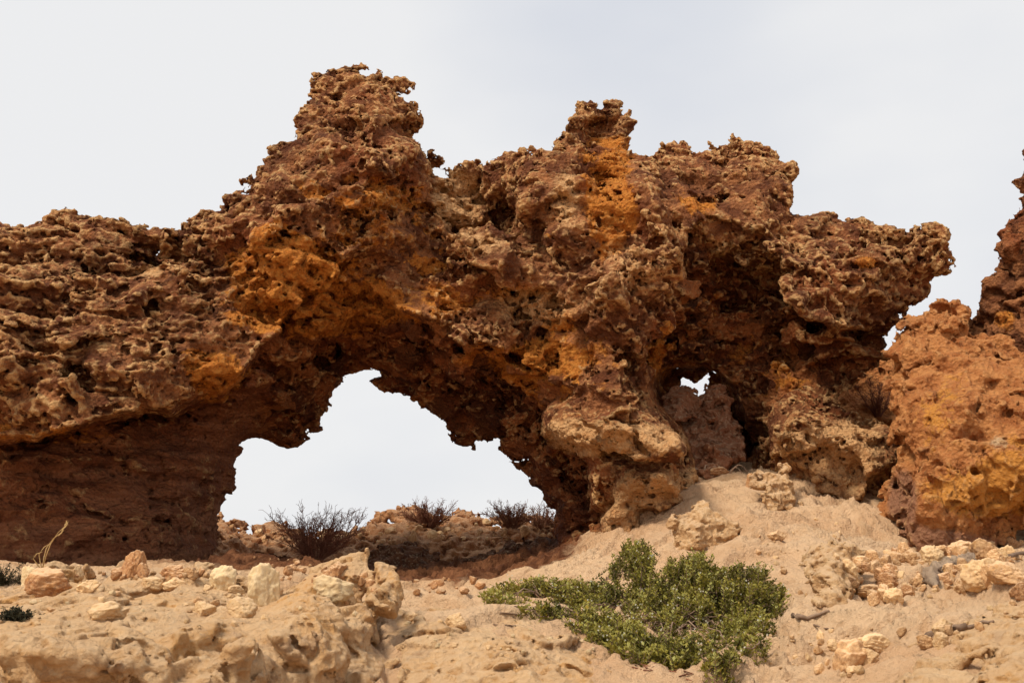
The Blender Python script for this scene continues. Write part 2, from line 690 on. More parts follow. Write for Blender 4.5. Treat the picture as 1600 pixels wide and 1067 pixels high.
def pale_material(name='pale_limestone', a=(0.60, 0.41, 0.225), b=(0.42, 0.24, 0.11), warm=(0.52, 0.27, 0.09), grey=(0.27, 0.17, 0.105), obj=False, dust=0.6):
    t = NT(name)
    n1 = t.noise(1.7, 7, 0.6, dist=0.3)
    n2 = t.noise(6, 8, 0.66, dist=0.4)
    n3 = t.noise(26, 8, 0.7)
    n4 = t.noise(120, 4, 0.7)
    c = t.mix(t.ramp(n2, 0.38, 0.62), a, b)
    c = t.mix(t.math('MULTIPLY', t.ramp(n1, 0.5, 0.66), 0.7), c, warm)
    g1 = t.noise(4.2, 9, 0.7, dist=0.7)
    c = t.mix(t.math('MULTIPLY', t.ramp(g1, 0.54, 0.64), 0.75), c, grey)
    c = t.mix(t.math('MULTIPLY', t.ramp(n3, 0.50, 0.68), 0.5), c, (0.70, 0.52, 0.32))
    c = t.mix(t.math('MULTIPLY', t.ramp(n4, 0.55, 0.75), 0.3), c, (0.25, 0.15, 0.08))
    ge = t.n('ShaderNodeNewGeometry')
    sx = t.n('ShaderNodeSeparateXYZ')
    t.put(sx.inputs[0], ge.outputs['Normal'])
    du = t.ramp(t.math('ADD', sx.outputs[2], t.math('MULTIPLY', t.math('SUBTRACT', n2, 0.5), 0.9)), 0.45, 0.9)
    c = t.mix(t.math('MULTIPLY', du, dust), c, (0.76, 0.52, 0.31))
    if obj:
        oi = t.n('ShaderNodeObjectInfo')
        hs = t.n('ShaderNodeHueSaturation')
        t.put(hs.inputs['Color'], c)
        r = t.n('ShaderNodeMapRange')
        t.put(r.inputs[0], oi.outputs['Random'])
        r.inputs[3].default_value = 0.85
        r.inputs[4].default_value = 1.15
        t.put(hs.inputs['Value'], r.outputs[0])
        c = hs.outputs[0]
    h = t.math('ADD', n3, t.math('MULTIPLY', n4, 0.35))
    if obj:
        return t.finish(c, t.bump(t.math('ADD', t.noise(7, 8, 0.7), t.math('MULTIPLY', t.voro(9), 0.3)), 0.012, 0.8))
    h = t.math('ADD', h, t.math('MULTIPLY', t.voro(34), 0.4))
    return t.finish(c, t.bump(h, 0.045, 0.9))


def sand_material():
    t = NT('sandy_ground')
    rk = t.attr('rocky').outputs['Fac']
    n1 = t.noise(0.8, 6, 0.6)
    n2 = t.noise(5, 8, 0.65, dist=0.3)
    n3 = t.noise(30, 7, 0.7)
    n4 = t.noise(160, 3, 0.6)
    c = t.mix(t.ramp(n1, 0.4, 0.62), (0.77, 0.515, 0.305), (0.69, 0.425, 0.235))
    c = t.mix(t.math('MULTIPLY', t.ramp(n2, 0.52, 0.68), 0.6), c, (0.54, 0.305, 0.15))
    c = t.mix(t.math('MULTIPLY', t.ramp(n3, 0.52, 0.7), 0.4), c, (0.70, 0.49, 0.31))
    rc = t.mix(t.ramp(n2, 0.4, 0.62), (0.13, 0.047, 0.020), (0.28, 0.115, 0.050))
    c = t.mix(t.ramp(t.math('ADD', rk, t.math('MULTIPLY', t.math('SUBTRACT', n2, 0.5), 0.8)), 0.35, 0.65), c, rc)
    gr = t.ramp(t.voro(70), 0.22, 0.08)
    gr = t.math('MULTIPLY', gr, t.ramp(n2, 0.45, 0.58))
    c = t.mix(t.math('MULTIPLY', gr, 0.4), c, (0.36, 0.20, 0.10))
    h = t.math('ADD', n3, t.math('MULTIPLY', n4, 0.3))
    h = t.math('ADD', h, t.math('MULTIPLY', t.voro(45), 0.35))
    h = t.math('ADD', h, t.math('MULTIPLY', t.noise(9, 7, 0.68, dist=0.5), 1.6))
    pk = t.ramp(t.noise(14, 6, 0.75, dist=0.8), 0.58, 0.66)
    c = t.mix(t.math('MULTIPLY', pk, 0.35), c, (0.46, 0.26, 0.13))
    sp = t.math('MULTIPLY', t.ramp(t.voro(120), 0.2, 0.1), t.ramp(n1, 0.4, 0.6))
    c = t.mix(t.math('MULTIPLY', sp, 0.6), c, (0.26, 0.14, 0.075))
    return t.finish(c, t.bump(h, 0.05, 0.85))


def plain_material(name, a, b, scale=8.0, rough=0.85, trans=False):
    t = NT(name)
    n = t.noise(scale, 5, 0.6)
    t.b.inputs['Roughness'].default_value = rough
    return t.finish(t.mix(t.ramp(n, 0.35, 0.65), a, b))


def leaf_material():
    t = NT('saltbush_leaf')
    tint = t.attr('tint').outputs['Fac']
    c = t.mix(t.ramp(tint, 0.0, 0.55), (0.10, 0.092, 0.013), (0.34, 0.285, 0.043))
    c = t.mix(t.ramp(tint, 0.6, 0.9), c, (0.38, 0.36, 0.10))
    c = t.mix(t.ramp(tint, 0.94, 0.97), c, (0.38, 0.26, 0.03))
    t.b.inputs['Roughness'].default_value = 0.55
    t.b.inputs['Specular IOR Level'].default_value = 0.3
    tr = t.n('ShaderNodeBsdfTranslucent')
    t.put(tr.inputs[0], c)
    ms = t.n('ShaderNodeMixShader')
    ms.inputs[0].default_value = 0.25
    t.t.links.new(t.b.outputs[0], ms.inputs[1])
    t.t.links.new(tr.outputs[0], ms.inputs[2])
    t.t.links.new(ms.outputs[0], t.out.inputs[0])
    return t.finish(c)


M_ARCH = arch_material()
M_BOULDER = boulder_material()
M_PALE = pale_material('pale_limestone', (0.72, 0.465, 0.245), (0.60, 0.345, 0.155), (0.66, 0.335, 0.105), (0.38, 0.225, 0.125), dust=0.42)
M_STONE = pale_material('loose_stone', (0.72, 0.49, 0.26), (0.62, 0.38, 0.18), (0.60, 0.34, 0.12), (0.50, 0.31, 0.165), obj=True)
M_RUBBLE = pale_material('rubble_stone', (0.58, 0.35, 0.17), (0.44, 0.23, 0.10), (0.50, 0.25, 0.085), (0.32, 0.18, 0.095), obj=True)
M_BROWN = pale_material('brown_stone', (0.48, 0.25, 0.11), (0.36, 0.16, 0.065), (0.50, 0.225, 0.065), (0.22, 0.10, 0.05), obj=True)
M_WHITE = pale_material('whitish_stone', (0.70, 0.53, 0.31), (0.64, 0.46, 0.245), (0.60, 0.39, 0.18), (0.50, 0.35, 0.19), obj=True)
M_SAND = sand_material()
M_LEAF = leaf_material()
M_TWIG = plain_material('dry_twig', (0.16, 0.055, 0.032), (0.25, 0.105, 0.058), 12)
M_STEM = plain_material('grey_brown_bark', (0.15, 0.09, 0.055), (0.27, 0.18, 0.12), 14)
M_WOOD = plain_material('bleached_wood', (0.42, 0.29, 0.19), (0.27, 0.17, 0.11), 20)
M_GREYWOOD = pale_material('grey_weathered_wood', (0.46, 0.33, 0.235), (0.30, 0.205, 0.145), (0.36, 0.26, 0.19), (0.15, 0.11, 0.085), dust=0.2)
M_RUST = plain_material('rusty_dry_twig', (0.23, 0.085, 0.045), (0.32, 0.16, 0.09), 12)
M_BROWN2 = pale_material('tan_ridge_rock', (0.50, 0.24, 0.105), (0.31, 0.12, 0.048), (0.42, 0.165, 0.060), (0.15, 0.055, 0.028), dust=0.25)
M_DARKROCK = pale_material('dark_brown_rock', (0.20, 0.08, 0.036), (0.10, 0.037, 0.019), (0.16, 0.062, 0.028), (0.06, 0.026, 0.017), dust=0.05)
M_ROSE = pale_material('rose_rock', (0.36, 0.155, 0.078), (0.26, 0.10, 0.048), (0.30, 0.11, 0.05), (0.10, 0.04, 0.022), dust=0.2)
M_CHUNK = pale_material('honeycomb_rock', (0.68, 0.43, 0.22), (0.55, 0.31, 0.14), (0.58, 0.29, 0.095), (0.32, 0.165, 0.085))
M_STRAW = plain_material('dry_straw', (0.62, 0.42, 0.18), (0.48, 0.30, 0.12), 10)
M_FLOWER = plain_material('white_petal', (0.75, 0.72, 0.58), (0.66, 0.62, 0.45), 10)
M_DARKLEAF = plain_material('dark_leaf', (0.035, 0.032, 0.018), (0.075, 0.065, 0.035), 15)

# ------------------------------------------------------------------ the rock arch
QUALITY_H = 0.0188

SKYLINE = [(-420, 350), (-200, 345), (-60, 352), (0, 348), (30, 344), (60, 335), (100, 328), (140, 332), (150, 345), (185, 337), (200, 350),
           (225, 347), (250, 356), (275, 350), (300, 338), (330, 330), (345, 305), (375, 295), (385, 275), (402, 262), (405, 235),
           (430, 222), (455, 213), (460, 180), (475, 155), (490, 140), (490, 122), (518, 118), (538, 106), (560, 103), (572, 112),
           (600, 122), (625, 122), (640, 135), (640, 150), (628, 152), (645, 168), (658, 185), (655, 198), (642, 200), (650, 210),
           (665, 222), (680, 240), (690, 262), (692, 272), (715, 272), (735, 265), (755, 265), (785, 272), (790, 252), (805, 238),
           (820, 228), (850, 232), (865, 218), (872, 212), (880, 190), (895, 172), (908, 158), (925, 163), (940, 170), (955, 158),
           (968, 163), (975, 185), (980, 195), (985, 220), (985, 240), (1000, 252), (1015, 252), (1035, 240), (1055, 232),
           (1075, 232), (1088, 245), (1092, 222), (1105, 218), (1118, 228), (1145, 218), (1160, 225), (1200, 235), (1222, 252),
           (1243, 262), (1236, 275), (1236, 300), (1243, 328), (1262, 328), (1300, 328), (1315, 338), (1345, 340), (1365, 352),
           (1400, 356), (1440, 358), (1478, 362), (1482, 390), (1480, 400), (1486, 425), (1478, 435), (1455, 440), (1455, 470),
           (1430, 477), (1415, 495), (1395, 505), (1385, 520), (1390, 545), (1380, 565), (1350, 588), (1335, 600), (1328, 630),
           (1345, 652), (1385, 656), (1410, 700), (1420, 780), (1420, 960), (900, 1010), (-420, 1010)]
HOLE = [(567, 587), (594, 595), (608, 609), (630, 625), (650, 645), (690, 653), (700, 655), (702, 675), (712, 685), (735, 695),
        (760, 705), (770, 700), (785, 712), (808, 718), (812, 722), (805, 728), (812, 740), (822, 755), (840, 768), (850, 775),
        (860, 790), (868, 815), (872, 850), (862, 900), (840, 1100), (330, 1100), (310, 930), (328, 870), (345, 830), (350, 800), (355, 785),
        (375, 772), (378, 760), (372, 750), (382, 740), (378, 730), (370, 725), (380, 710), (385, 693), (420, 692), (466, 692),
        (468, 684), (478, 680), (480, 674), (500, 668), (507, 655), (510, 640), (518, 632), (522, 620), (525, 613), (542, 601), (555, 592)]
WINDOW = [(1061, 602), (1065, 588), (1078, 592), (1090, 597), (1099, 586), (1108, 588), (1110, 615), (1100, 640), (1070, 636)]
LIP = [(-420, 715), (0, 692), (60, 690), (150, 655), (200, 650), (275, 648), (290, 632), (330, 618), (345, 615), (378, 585), (400, 555),
       (440, 520), (450, 500), (500, 470), (530, 435), (560, 440), (640, 490), (700, 515), (760, 540), (850, 580), (900, 610), (850, 640),
       (850, 680), (890, 698), (925, 715), (922, 790), (945, 800), (940, 860), (930, 1000), (900, 1100), (-420, 1100)]
LAYER_A = [(-400, 400, 10.6), (-400, 650, 10.3), (0, 350, 11.3), (0, 500, 10.4), (0, 680, 10.2), (150, 340, 11.6), (150, 500, 10.7), (150, 650, 10.4),
           (280, 400, 11.3), (280, 550, 10.8), (270, 640, 10.6), (340, 600, 10.9), (400, 330, 11.6), (430, 430, 11.4), (400, 530, 11.3),
           (470, 200, 12.3), (560, 110, 12.8), (560, 200, 12.1), (560, 300, 11.6), (520, 400, 11.7), (640, 170, 12.6), (660, 250, 12.4),
           (620, 330, 11.8), (640, 450, 11.9), (720, 300, 12.6), (740, 380, 12.2), (720, 480, 12.0), (760, 275, 12.9),
           (850, 260, 12.2), (930, 180, 12.8), (930, 320, 12.0), (850, 420, 11.8), (950, 450, 11.5), (1000, 300, 12.1), (1050, 430, 11.3),
           (900, 560, 11.9), (980, 560, 11.6), (1000, 250, 12.6), (1080, 300, 12.4), (1090, 240, 12.9), (1200, 240, 12.9), (1200, 300, 12.3),
           (1120, 380, 12.3), (1150, 480, 12.7), (1100, 560, 12.8), (1200, 560, 12.6), (1230, 400, 12.2), (1300, 340, 12.4), (1300, 420, 11.9),
           (1280, 480, 11.8), (1450, 380, 12.0), (1440, 440, 12.2), (1380, 500, 12.3), (1330, 560, 12.4), (1300, 620, 12.4), (1250, 640, 12.2),
           (1290, 690, 11.6), (1390, 700, 11.8), (1250, 780, 11.7), (1380, 800, 11.7), (1040, 590, 12.6), (1120, 650, 12.8), (960, 690, 11.2),
           (1050, 690, 11.3), (880, 690, 11.7), (1000, 770, 11.5), (1060, 760, 11.5), (950, 820, 11.8), (960, 900, 11.7), (1150, 740, 12.6)]
LAYER_B = [(-400, 720, 11.2), (-400, 900, 10.9), (0, 720, 11.1), (0, 850, 10.9), (150, 700, 11.9), (150, 850, 11.4), (300, 660, 12.7), (300, 760, 12.5), (280, 870, 12.0),
           (350, 640, 12.8), (370, 760, 13.3), (350, 830, 13.2), (420, 690, 13.9), (465, 690, 13.9), (500, 640, 13.8), (420, 580, 12.5),
           (470, 510, 12.0), (540, 440, 11.95), (520, 560, 13.2), (567, 590, 14.0), (640, 500, 12.15), (640, 570, 13.2), (650, 640, 13.9),
           (700, 650, 13.8), (760, 550, 12.2), (760, 640, 13.2), (770, 700, 13.7), (850, 590, 12.05), (850, 660, 12.5), (810, 720, 13.5),
           (880, 720, 12.6), (830, 760, 13.4), (870, 810, 13.2), (900, 770, 12.5), (900, 850, 12.3), (930, 860, 12.1), (930, 720, 12.2)]
NICHE = [(1045, 340), (1068, 400), (1072, 450), (1015, 480), (1003, 560), (1030, 590), (1020, 640), (1080, 700), (1090, 770), (1200, 775), (1215, 700),
         (1195, 650), (1235, 620), (1330, 600), (1385, 560), (1392, 520), (1275, 508), (1235, 470), (1205, 440), (1120, 395)]
CAVITY = [(1012, 604), (1040, 575), (1105, 568), (1135, 600), (1156, 650), (1172, 690), (1176, 750), (1160, 780), (1100, 750), (1085, 705), (1045, 650)]


def lift(p):
    """the crumbly rim wears back a little, so the lower summits start slightly higher"""
    u, v = p
    if 1000 <= u <= 1240 and v < 265:
        return (u, v - 13)
    if 688 <= u <= 790 and v < 275:
        return (u, v - 13)
    return p


SKYLINE = [lift(p) for p in SKYLINE]


def build_arch():
    h = QUALITY_H
    sil = np.maximum(poly_sdf(SKYLINE), -(poly_sdf(HOLE) + 5))
    sil = np.maximum(sil, -(poly_sdf(WINDOW) + 2))
    gap = np.maximum(-(poly_sdf(HOLE) + 5), -(poly_sdf(WINDOW) + 3)).astype(F32)
    g2 = np.stack([GU.ravel() / 55, GV.ravel() / 45, 0 * GU.ravel()], 1).astype(F32)
    wob = (9 * perlin(g2, 5) + 6 * perlin(g2 * F32(2.7), 6) + 4 * perlin(g2 * F32(6), 8)).reshape(GU.shape)
    m = sstep(-9, 7, -(poly_sdf(LIP) + wob))
    D = rbf(LAYER_A, 0.002) * (1 - m) + rbf(LAYER_B, 0.002) * m
    D = D + 0.30 * sstep(-14, 12, -(poly_sdf(NICHE) + wob)) + 1.0 * sstep(-10, 12, -(poly_sdf(CAVITY) + 0.6 * wob))
    D = D + splat([(785, 348, 24, 34, 0.8), (935, 205, 30, 26, 0.6), (640, 195, 18, 10, 0.3), (1172, 690, 14, 30, 0.35),
                   (1270, 510, 40, 12, 0.45), (1330, 420, 25, 14, .25), (740, 300, 50, 25, .3), (720, 340, 40, 40, .25), (1060, 590, 30, 20, .3),
                   (250, 395, 60, 25, .2), (60, 420, 70, 18, .2), (640, 205, 26, 14, .3), (690, 250, 18, 20, .3), (1040, 300, 14, 40, .3), (480, 330, 50, 30, .15), (560, 430, 40, 40, .25)])

    def crest(pl, amp, wd):
        d = np.full(GU.shape, 1e9)
        for (ax, ay), (bx, by) in zip(pl, pl[1:]):
            ex, ey = bx - ax, by - ay
            t = np.clip(((GU - ax) * ex + (GV - ay) * ey) / (ex * ex + ey * ey), 0, 1)
            d = np.minimum(d, np.hypot(GU - ax - t * ex, GV - ay - t * ey))
        return amp * np.exp(-((d + 0.6 * wob) / wd) ** 2)
    D = D + crest([(640, 235), (600, 245), (565, 290), (510, 330), (440, 345), (400, 380)], -0.22, 16)
    D = D + crest([(1000, 290), (1030, 340), (1058, 400), (1062, 450)], -0.25, 18)
    D = D + crest([(1190, 360), (1225, 400), (1245, 440), (1262, 490), (1230, 540)], -0.16, 14) + crest([(1275, 508), (1330, 520), (1385, 540)], 0.25, 10) + crest([(1280, 560), (1340, 545), (1385, 555)], -0.15, 12)
    D = D + crest([(640, 330), (700, 370), (770, 410), (820, 420)], -0.2, 12) + crest([(820, 330), (800, 400), (790, 440)], -0.18, 16)
    D = D + crest([(340, 618), (375, 585), (400, 560), (440, 520), (455, 495), (520, 445), (540, 405)], 0.16, 6)
    D = D + crest([(640, 488), (700, 510), (765, 542), (850, 585)], 0.16, 6) + crest([(540, 470), (600, 480), (650, 500), (720, 540)], 0.10, 5)
    D = D + crest([(430, 545), (520, 535), (600, 550), (690, 590), (760, 620)], 0.10, 5) + crest([(0, 690), (60, 692)], 0.2, 5)
    # pale crust shelves standing proud
    for pl, dd in (([(852, 668), (880, 640), (920, 660), (960, 640), (1000, 632), (1030, 645), (1068, 655), (1078, 700), (1030, 716), (930, 712), (885, 695)], -0.4),
                   ([(960, 760), (985, 735), (1030, 735), (1060, 760), (1072, 785), (1030, 800), (970, 785)], -0.35),
                   ([(1200, 660), (1280, 645), (1345, 665), (1400, 670), (1405, 720), (1350, 745), (1300, 700), (1215, 715)], -0.35),
                   ([(940, 800), (985, 790), (1010, 820), (990, 845), (950, 838)], -0.3)):
        D = D + dd * sstep(-4, 8, -(poly_sdf(pl) + 0.7 * wob))
    back = np.maximum(D + 1.0, 14.6)
    back = np.where(GV < 330, np.maximum(D + 0.9, 13.6), back)
    # weathering zones
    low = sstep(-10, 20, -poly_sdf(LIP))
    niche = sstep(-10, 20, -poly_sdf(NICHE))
    smoothz = np.clip(low + 0.75 * niche + splat([(720, 310, 40, 50, .9), (440, 440, 70, 70, .75), (480, 500, 50, 30, .6), (340, 590, 40, 30, .8), (150, 800, 200, 120, .3), (950, 370, 34, 60, .6), (945, 270, 36, 40, .5), (830, 480, 60, 40, .7), (900, 550, 70, 50, .6), (640, 310, 40, 40, .6), (1352, 410, 30, 16, .8), (1100, 320, 40, 22, .5), (600, 360, 40, 40, .4), (770, 400, 40, 20, .5), (240, 420, 50, 25, .5), (70, 400, 60, 30, .4), (730, 450, 60, 40, .5)]), 0, 1)
    cavew = np.clip(sstep(-10, 20, -poly_sdf(LIP)) * sstep(460, 380, GU), 0, 1)
    rough = ((1 - 0.78 * smoothz) * (1 - 0.65 * cavew)).astype(F32)
    strat = np.clip(splat([(100, 520, 260, 130, 1.0), (200, 420, 150, 80, .7), (780, 450, 130, 60, .6), (100, 780, 260, 120, 0.5), (1000, 690, 120, 60, .5), (1000, 780, 90, 50, .5)]), 0, 1).astype(F32)
    cavew = np.clip(sstep(-10, 20, -poly_sdf(LIP)) * sstep(460, 380, GU), 0, 1).astype(F32)
    edge = (0.16 + 0.84 * sstep(5, 95, -sil)).astype(F32)
    sil = sil - 4

    def cups(W, size, seed, amp, r0=0.55, r1=0.9, prob=0.95):
        """overlapping scooped cells that meet in sharp crests (zero mean)"""
        c_ = np.clip(-pits(W / F32(size), seed, prob, r0, r1), 0, 0.7) * F32(1.5)
        return F32(amp) * (c_ - F32(0.42))

    def warp(P, size, amp, s):
        Q_ = P / F32(size)
        return P + F32(amp) * np.stack([perlin(Q_, s), perlin(Q_, s + 2), perlin(Q_, s + 4)], 1)

    def coarse(P, f):
        u, v = project(P)
        ro = samp(rough, u, v)
        stt = samp(strat, u, v)
        ed = samp(edge, u, v)
        f = f + F32(0.24) * fbm(P * F32(0.95), 1, 3) * (F32(0.55) + F32(0.45) * ro) * ed
        W = warp(P, 0.55, 0.26, 31)
        Wz = W * np.array([1, 1, 1.25], F32)
        f = f + cups(Wz, 0.85, 3, 0.27) * (F32(0.25) + F32(0.75) * ro) * ed
        f = f + cups(Wz, 0.36, 4, 0.14) * (F32(0.30) + F32(0.70) * ro) * (F32(0.35) + F32(0.65) * ed) * (1 - F32(0.6) * samp(cavew, u, v))
        cw = samp(cavew, u, v)
        f = f + chips(W * np.array([1.5, 1.5, 2.6], F32), 23) * F32(0.20) * (F32(0.2) + F32(0.8) * ed) * (1 - F32(0.9) * cw)
        f = f + chips(W * np.array([3.4, 3.4, 6.0], F32), 25) * F32(0.085) * (1 - F32(0.85) * cw) * (F32(0.3) + F32(0.7) * ed)
        # long cracks and bedding joints
        ck = np.exp(-(perlin(W * np.array([0.8, 0.8, 2.6], F32), 151) / F32(0.03)) ** 2) + F32(0.8) * np.exp(-(perlin(W * np.array([1.6, 1.2, 4.5], F32), 157) / F32(0.035)) ** 2)
        f = f + ck * F32(0.07) * (1 - F32(0.75) * cw) * (F32(0.3) + F32(0.7) * ed)
        # cavernous hollows
        q = pits(W * np.array([1.6, 1.6, 2.0], F32), 13, 0.32, 0.15, 0.45) / F32(1.7)
        f = smax(f, np.where(ro > 0.45, -q - F32(0.03) - (1 - ed) * F32(0.3), F32(-9)), 0.08)
        # bedding
        b = perlin(W * np.array([0.6, 0.6, 5.5], F32), 51)
        b2 = perlin(W * np.array([1.3, 1.3, 11.0], F32), 53)
        f = np.maximum(f, samp(gap, u, v) * P[:, 1] / F32(FPX) - F32(0.05))
        f = f + stt * (F32(0.10) * b + F32(0.08) * b2) + (F32(0.03) * b + F32(0.025) * b2)
        return f

    def fine(P, f):
        u, v = project(P)
        ro = samp(rough, u, v)
        stt = samp(strat, u, v)
        W = warp(P, 0.16, 0.085, 71)
        Wz = W * np.array([1, 1, 1.2], F32)
        var = sstep(-0.22, 0.30, fbm(P * F32(1.1), 111, 3)) * sstep(0.0, 0.6, ro)
        gp_ = samp(gap, u, v) * P[:, 1] / F32(FPX) - F32(0.035) + F32(0.035) * perlin(P * F32(6), 171) + F32(0.02) * perlin(P * F32(14), 173)
        cw = samp(cavew, u, v)
        ed = samp(edge, u, v)
        k = (F32(0.12) + F32(0.88) * ro) * (F32(0.35) + F32(0.85) * var)
        c1 = cups(Wz, 0.17, 7, 0.085)
        ms = stt > 0.15
        if ms.any():
            w_ = np.clip(stt[ms] * F32(1.4), 0, 1)
            c1[ms] = c1[ms] * (1 - w_) + w_ * cups(Wz[ms] * np.array([0.75, 0.75, 2.4], F32), 0.17, 21, 0.095)
        k = k * (F32(0.5) + F32(0.5) * ed)
        f = f + c1 * k
        f = f + (chips(W * np.array([7.5, 7.5, 11.0], F32), 27) * F32(0.065) + chips(P * np.array([15.0, 15.0, 20.0], F32), 29) * F32(0.034)) * (1 - F32(0.5) * cw) * (F32(0.30) + F32(0.70) * ro) * (F32(0.65) + F32(0.35) * var) * (F32(0.55) + F32(0.45) * ed)
        q = pits(W * np.array([4.6, 4.6, 5.6], F32), 8, 0.52, 0.12, 0.52) / F32(5.0)
        f = smax(f, -q - (1 - ro) * F32(0.12) - (1 - var) * F32(0.10) - (1 - ed) * F32(0.03), 0.016)
        W2 = warp(P, 0.07, 0.035, 81)
        f = f + cups(W2, 0.085, 9, 0.052) * k
        q = pits(W2 * F32(9.0), 10, 0.55, 0.14, 0.54) / F32(9.2)
        f = smax(f, -q - (1 - ro) * F32(0.06) - (1 - var) * F32(0.05) - (1 - ed) * F32(0.02), 0.010)
        W3 = warp(P, 0.035, 0.016, 181)
        q = pits(W3 * F32(17.0), 12, 0.5, 0.15, 0.52) / F32(17.5)
        f = smax(f, -q - (1 - ro) * F32(0.03) - (1 - var) * F32(0.012), 0.006)
        f = f + chips(P * F32(30.0), 39) * F32(0.016) * (F32(0.4) + F32(0.6) * ro)
        f = f + F32(0.022) * (F32(0.3) + F32(0.7) * ro) * fbm(P * F32(9), 91, 3) + F32(0.014) * ro * (F32(0.55) - ridge(P * F32(13), 95, 2))
        f = f + stt * F32(0.05) * perlin(W * np.array([1.6, 1.6, 20.0], F32), 97)
        # platy spalling of the smooth soffit
        pl = perlin(W * np.array([2.2, 1.2, 2.8], F32), 99)
        p2 = perlin(W * np.array([3.9, 2.0, 5.0], F32), 101)
        p3 = perlin(W * np.array([6.0, 3.0, 9.0], F32), 103)
        f = f + (1 - ro) * (1 - F32(0.65) * cw) * (F32(0.15) + F32(0.85) * ed) * (F32(0.12) * (sstep(-0.03, 0.03, pl) - F32(0.5)) + F32(0.075) * sstep(0.04, 0.08, p2) + F32(0.03) * sstep(-0.02, 0.03, p3))
        return np.maximum(f, gp_)
    lo, hi = bbox(np.where((GU > -180) & (GV < 960), sil, 99), D, np.minimum(back, 16.0), 0.25, floor=0.55)
    lo[1] = 9.6
    hi[1] = 16.2
    Df = D.astype(F32)

    def near_fine(P, f):
        """the far back of the rock keeps only the broad shapes"""
        m_ = P[:, 1] < par(lambda p: samp(Df, *project(p)), P) + F32(1.1)
        f[m_] = fine(P[m_], f[m_])
        return f
    V, Q = carve_rock(sil, D, back, h, coarse, near_fine, band=0.24, taper=0.35, rim=0.25, lo=lo, hi=hi, cband=0.95)
    # minerals
    u, v = project(V)
    ochre = 1.2 * splat([(430, 430, 75, 70, .75),(520, 300, 60, 30, .3),(660, 400, 60, 50, .35),(860, 330, 50, 60, .3),(1070, 300, 40, 30, .3),(1180, 290, 30, 30, .25),(820, 560, 60, 30, .4),(540, 500, 90, 30, .4), (470, 460, 60, 40, .5), (560, 460, 80, 25, .4), (760, 560, 120, 25, .3), (700, 470, 60, 30, .35), (330, 560, 60, 50, .3), (1040, 560, 40, 60, .3), (1200, 580, 60, 50, .3), (960, 300, 30, 80, .4), (560, 210, 40, 60, .25), (490, 415, 60, 35, .7), (440, 490, 70, 30, .65), (340, 590, 40, 28, .8), (80, 680, 140, 18, .45), (950, 370, 40, 60, .45),
                   (945, 270, 45, 50, .5), (640, 310, 60, 40, .35), (900, 530, 90, 50, .4), (830, 470, 60, 40, .3), (1352, 410, 26, 13, .8),
                   (1100, 320, 50, 30, .35), (600, 490, 90, 30, .4), (1110, 470, 50, 40, .25), (240, 520, 120, 60, .1), (560, 340, 60, 50, .3), (890, 600, 80, 40, .25)])
    pale = 1.12 * splat([(860, 300, 60, 80, .32), (1010, 430, 60, 80, .34), (850, 480, 90, 40, .3), (280, 580, 160, 60, .28), (560, 190, 50, 60, .25), (940, 400, 60, 120, .3), (430, 300, 60, 60, .2), (1250, 470, 40, 60, .25), (1350, 380, 80, 30, .2), (720, 470, 80, 40, .25), (40, 800, 60, 60, .22), (230, 424, 26, 9, 1.1), (285, 395, 22, 15, .5), (715, 310, 44, 54, 1.05), (765, 385, 50, 24, .5), (830, 480, 60, 30, .4), (1350, 660, 60, 20, .3), (980, 685, 90, 26, 1.15), (885, 675, 34, 24, .9),
                  (1020, 765, 60, 28, 1.0), (1290, 690, 90, 34, .7), (970, 815, 36, 34, .95), (885, 310, 16, 40, .55), (590, 260, 50, 16, .3), (960, 700, 70, 18, .4),
                  (1260, 760, 90, 50, .45), (1350, 740, 60, 60, .4), (1085, 750, 20, 40, .5), (60, 560, 90, 80, .15), (450, 260, 60, 40, .12)])
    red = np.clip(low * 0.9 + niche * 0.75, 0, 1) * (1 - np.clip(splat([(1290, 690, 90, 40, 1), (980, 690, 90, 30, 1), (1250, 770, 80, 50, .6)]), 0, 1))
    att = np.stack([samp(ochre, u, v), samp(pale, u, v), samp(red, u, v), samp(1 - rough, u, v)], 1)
    # crust: how far the vertex lies outside the un-pitted skin
    N = vert_normals(V, Q)
    bd = par(lambda P: samp(D.astype(F32), *project(P)), V)
    return V, Q, N, att, samp(rough, u, v)


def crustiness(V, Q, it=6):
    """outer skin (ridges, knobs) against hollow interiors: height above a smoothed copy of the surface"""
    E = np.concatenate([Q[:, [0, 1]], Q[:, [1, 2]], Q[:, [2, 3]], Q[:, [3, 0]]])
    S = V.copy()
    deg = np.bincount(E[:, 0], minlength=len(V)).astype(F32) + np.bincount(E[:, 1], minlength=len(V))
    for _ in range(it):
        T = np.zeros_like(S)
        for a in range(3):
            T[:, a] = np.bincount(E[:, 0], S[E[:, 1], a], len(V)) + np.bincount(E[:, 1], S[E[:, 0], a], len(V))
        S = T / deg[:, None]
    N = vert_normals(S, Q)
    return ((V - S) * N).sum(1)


BVH = {}


def add_bvh(key, V, Q):
    BVH[key] = BVHTree.FromPolygons(V.tolist(), Q.tolist())


def hit(u, v, keys=None):
    best = None
    r = Vector(ray(u, v)).normalized()
    for k, b in BVH.items():
        if keys and k not in keys:
            continue
        p, n, i, d = b.ray_cast(Vector(EYE), r)
        if p is not None and (best is None or d < best[2]):
            best = (p, n, d)
    return best


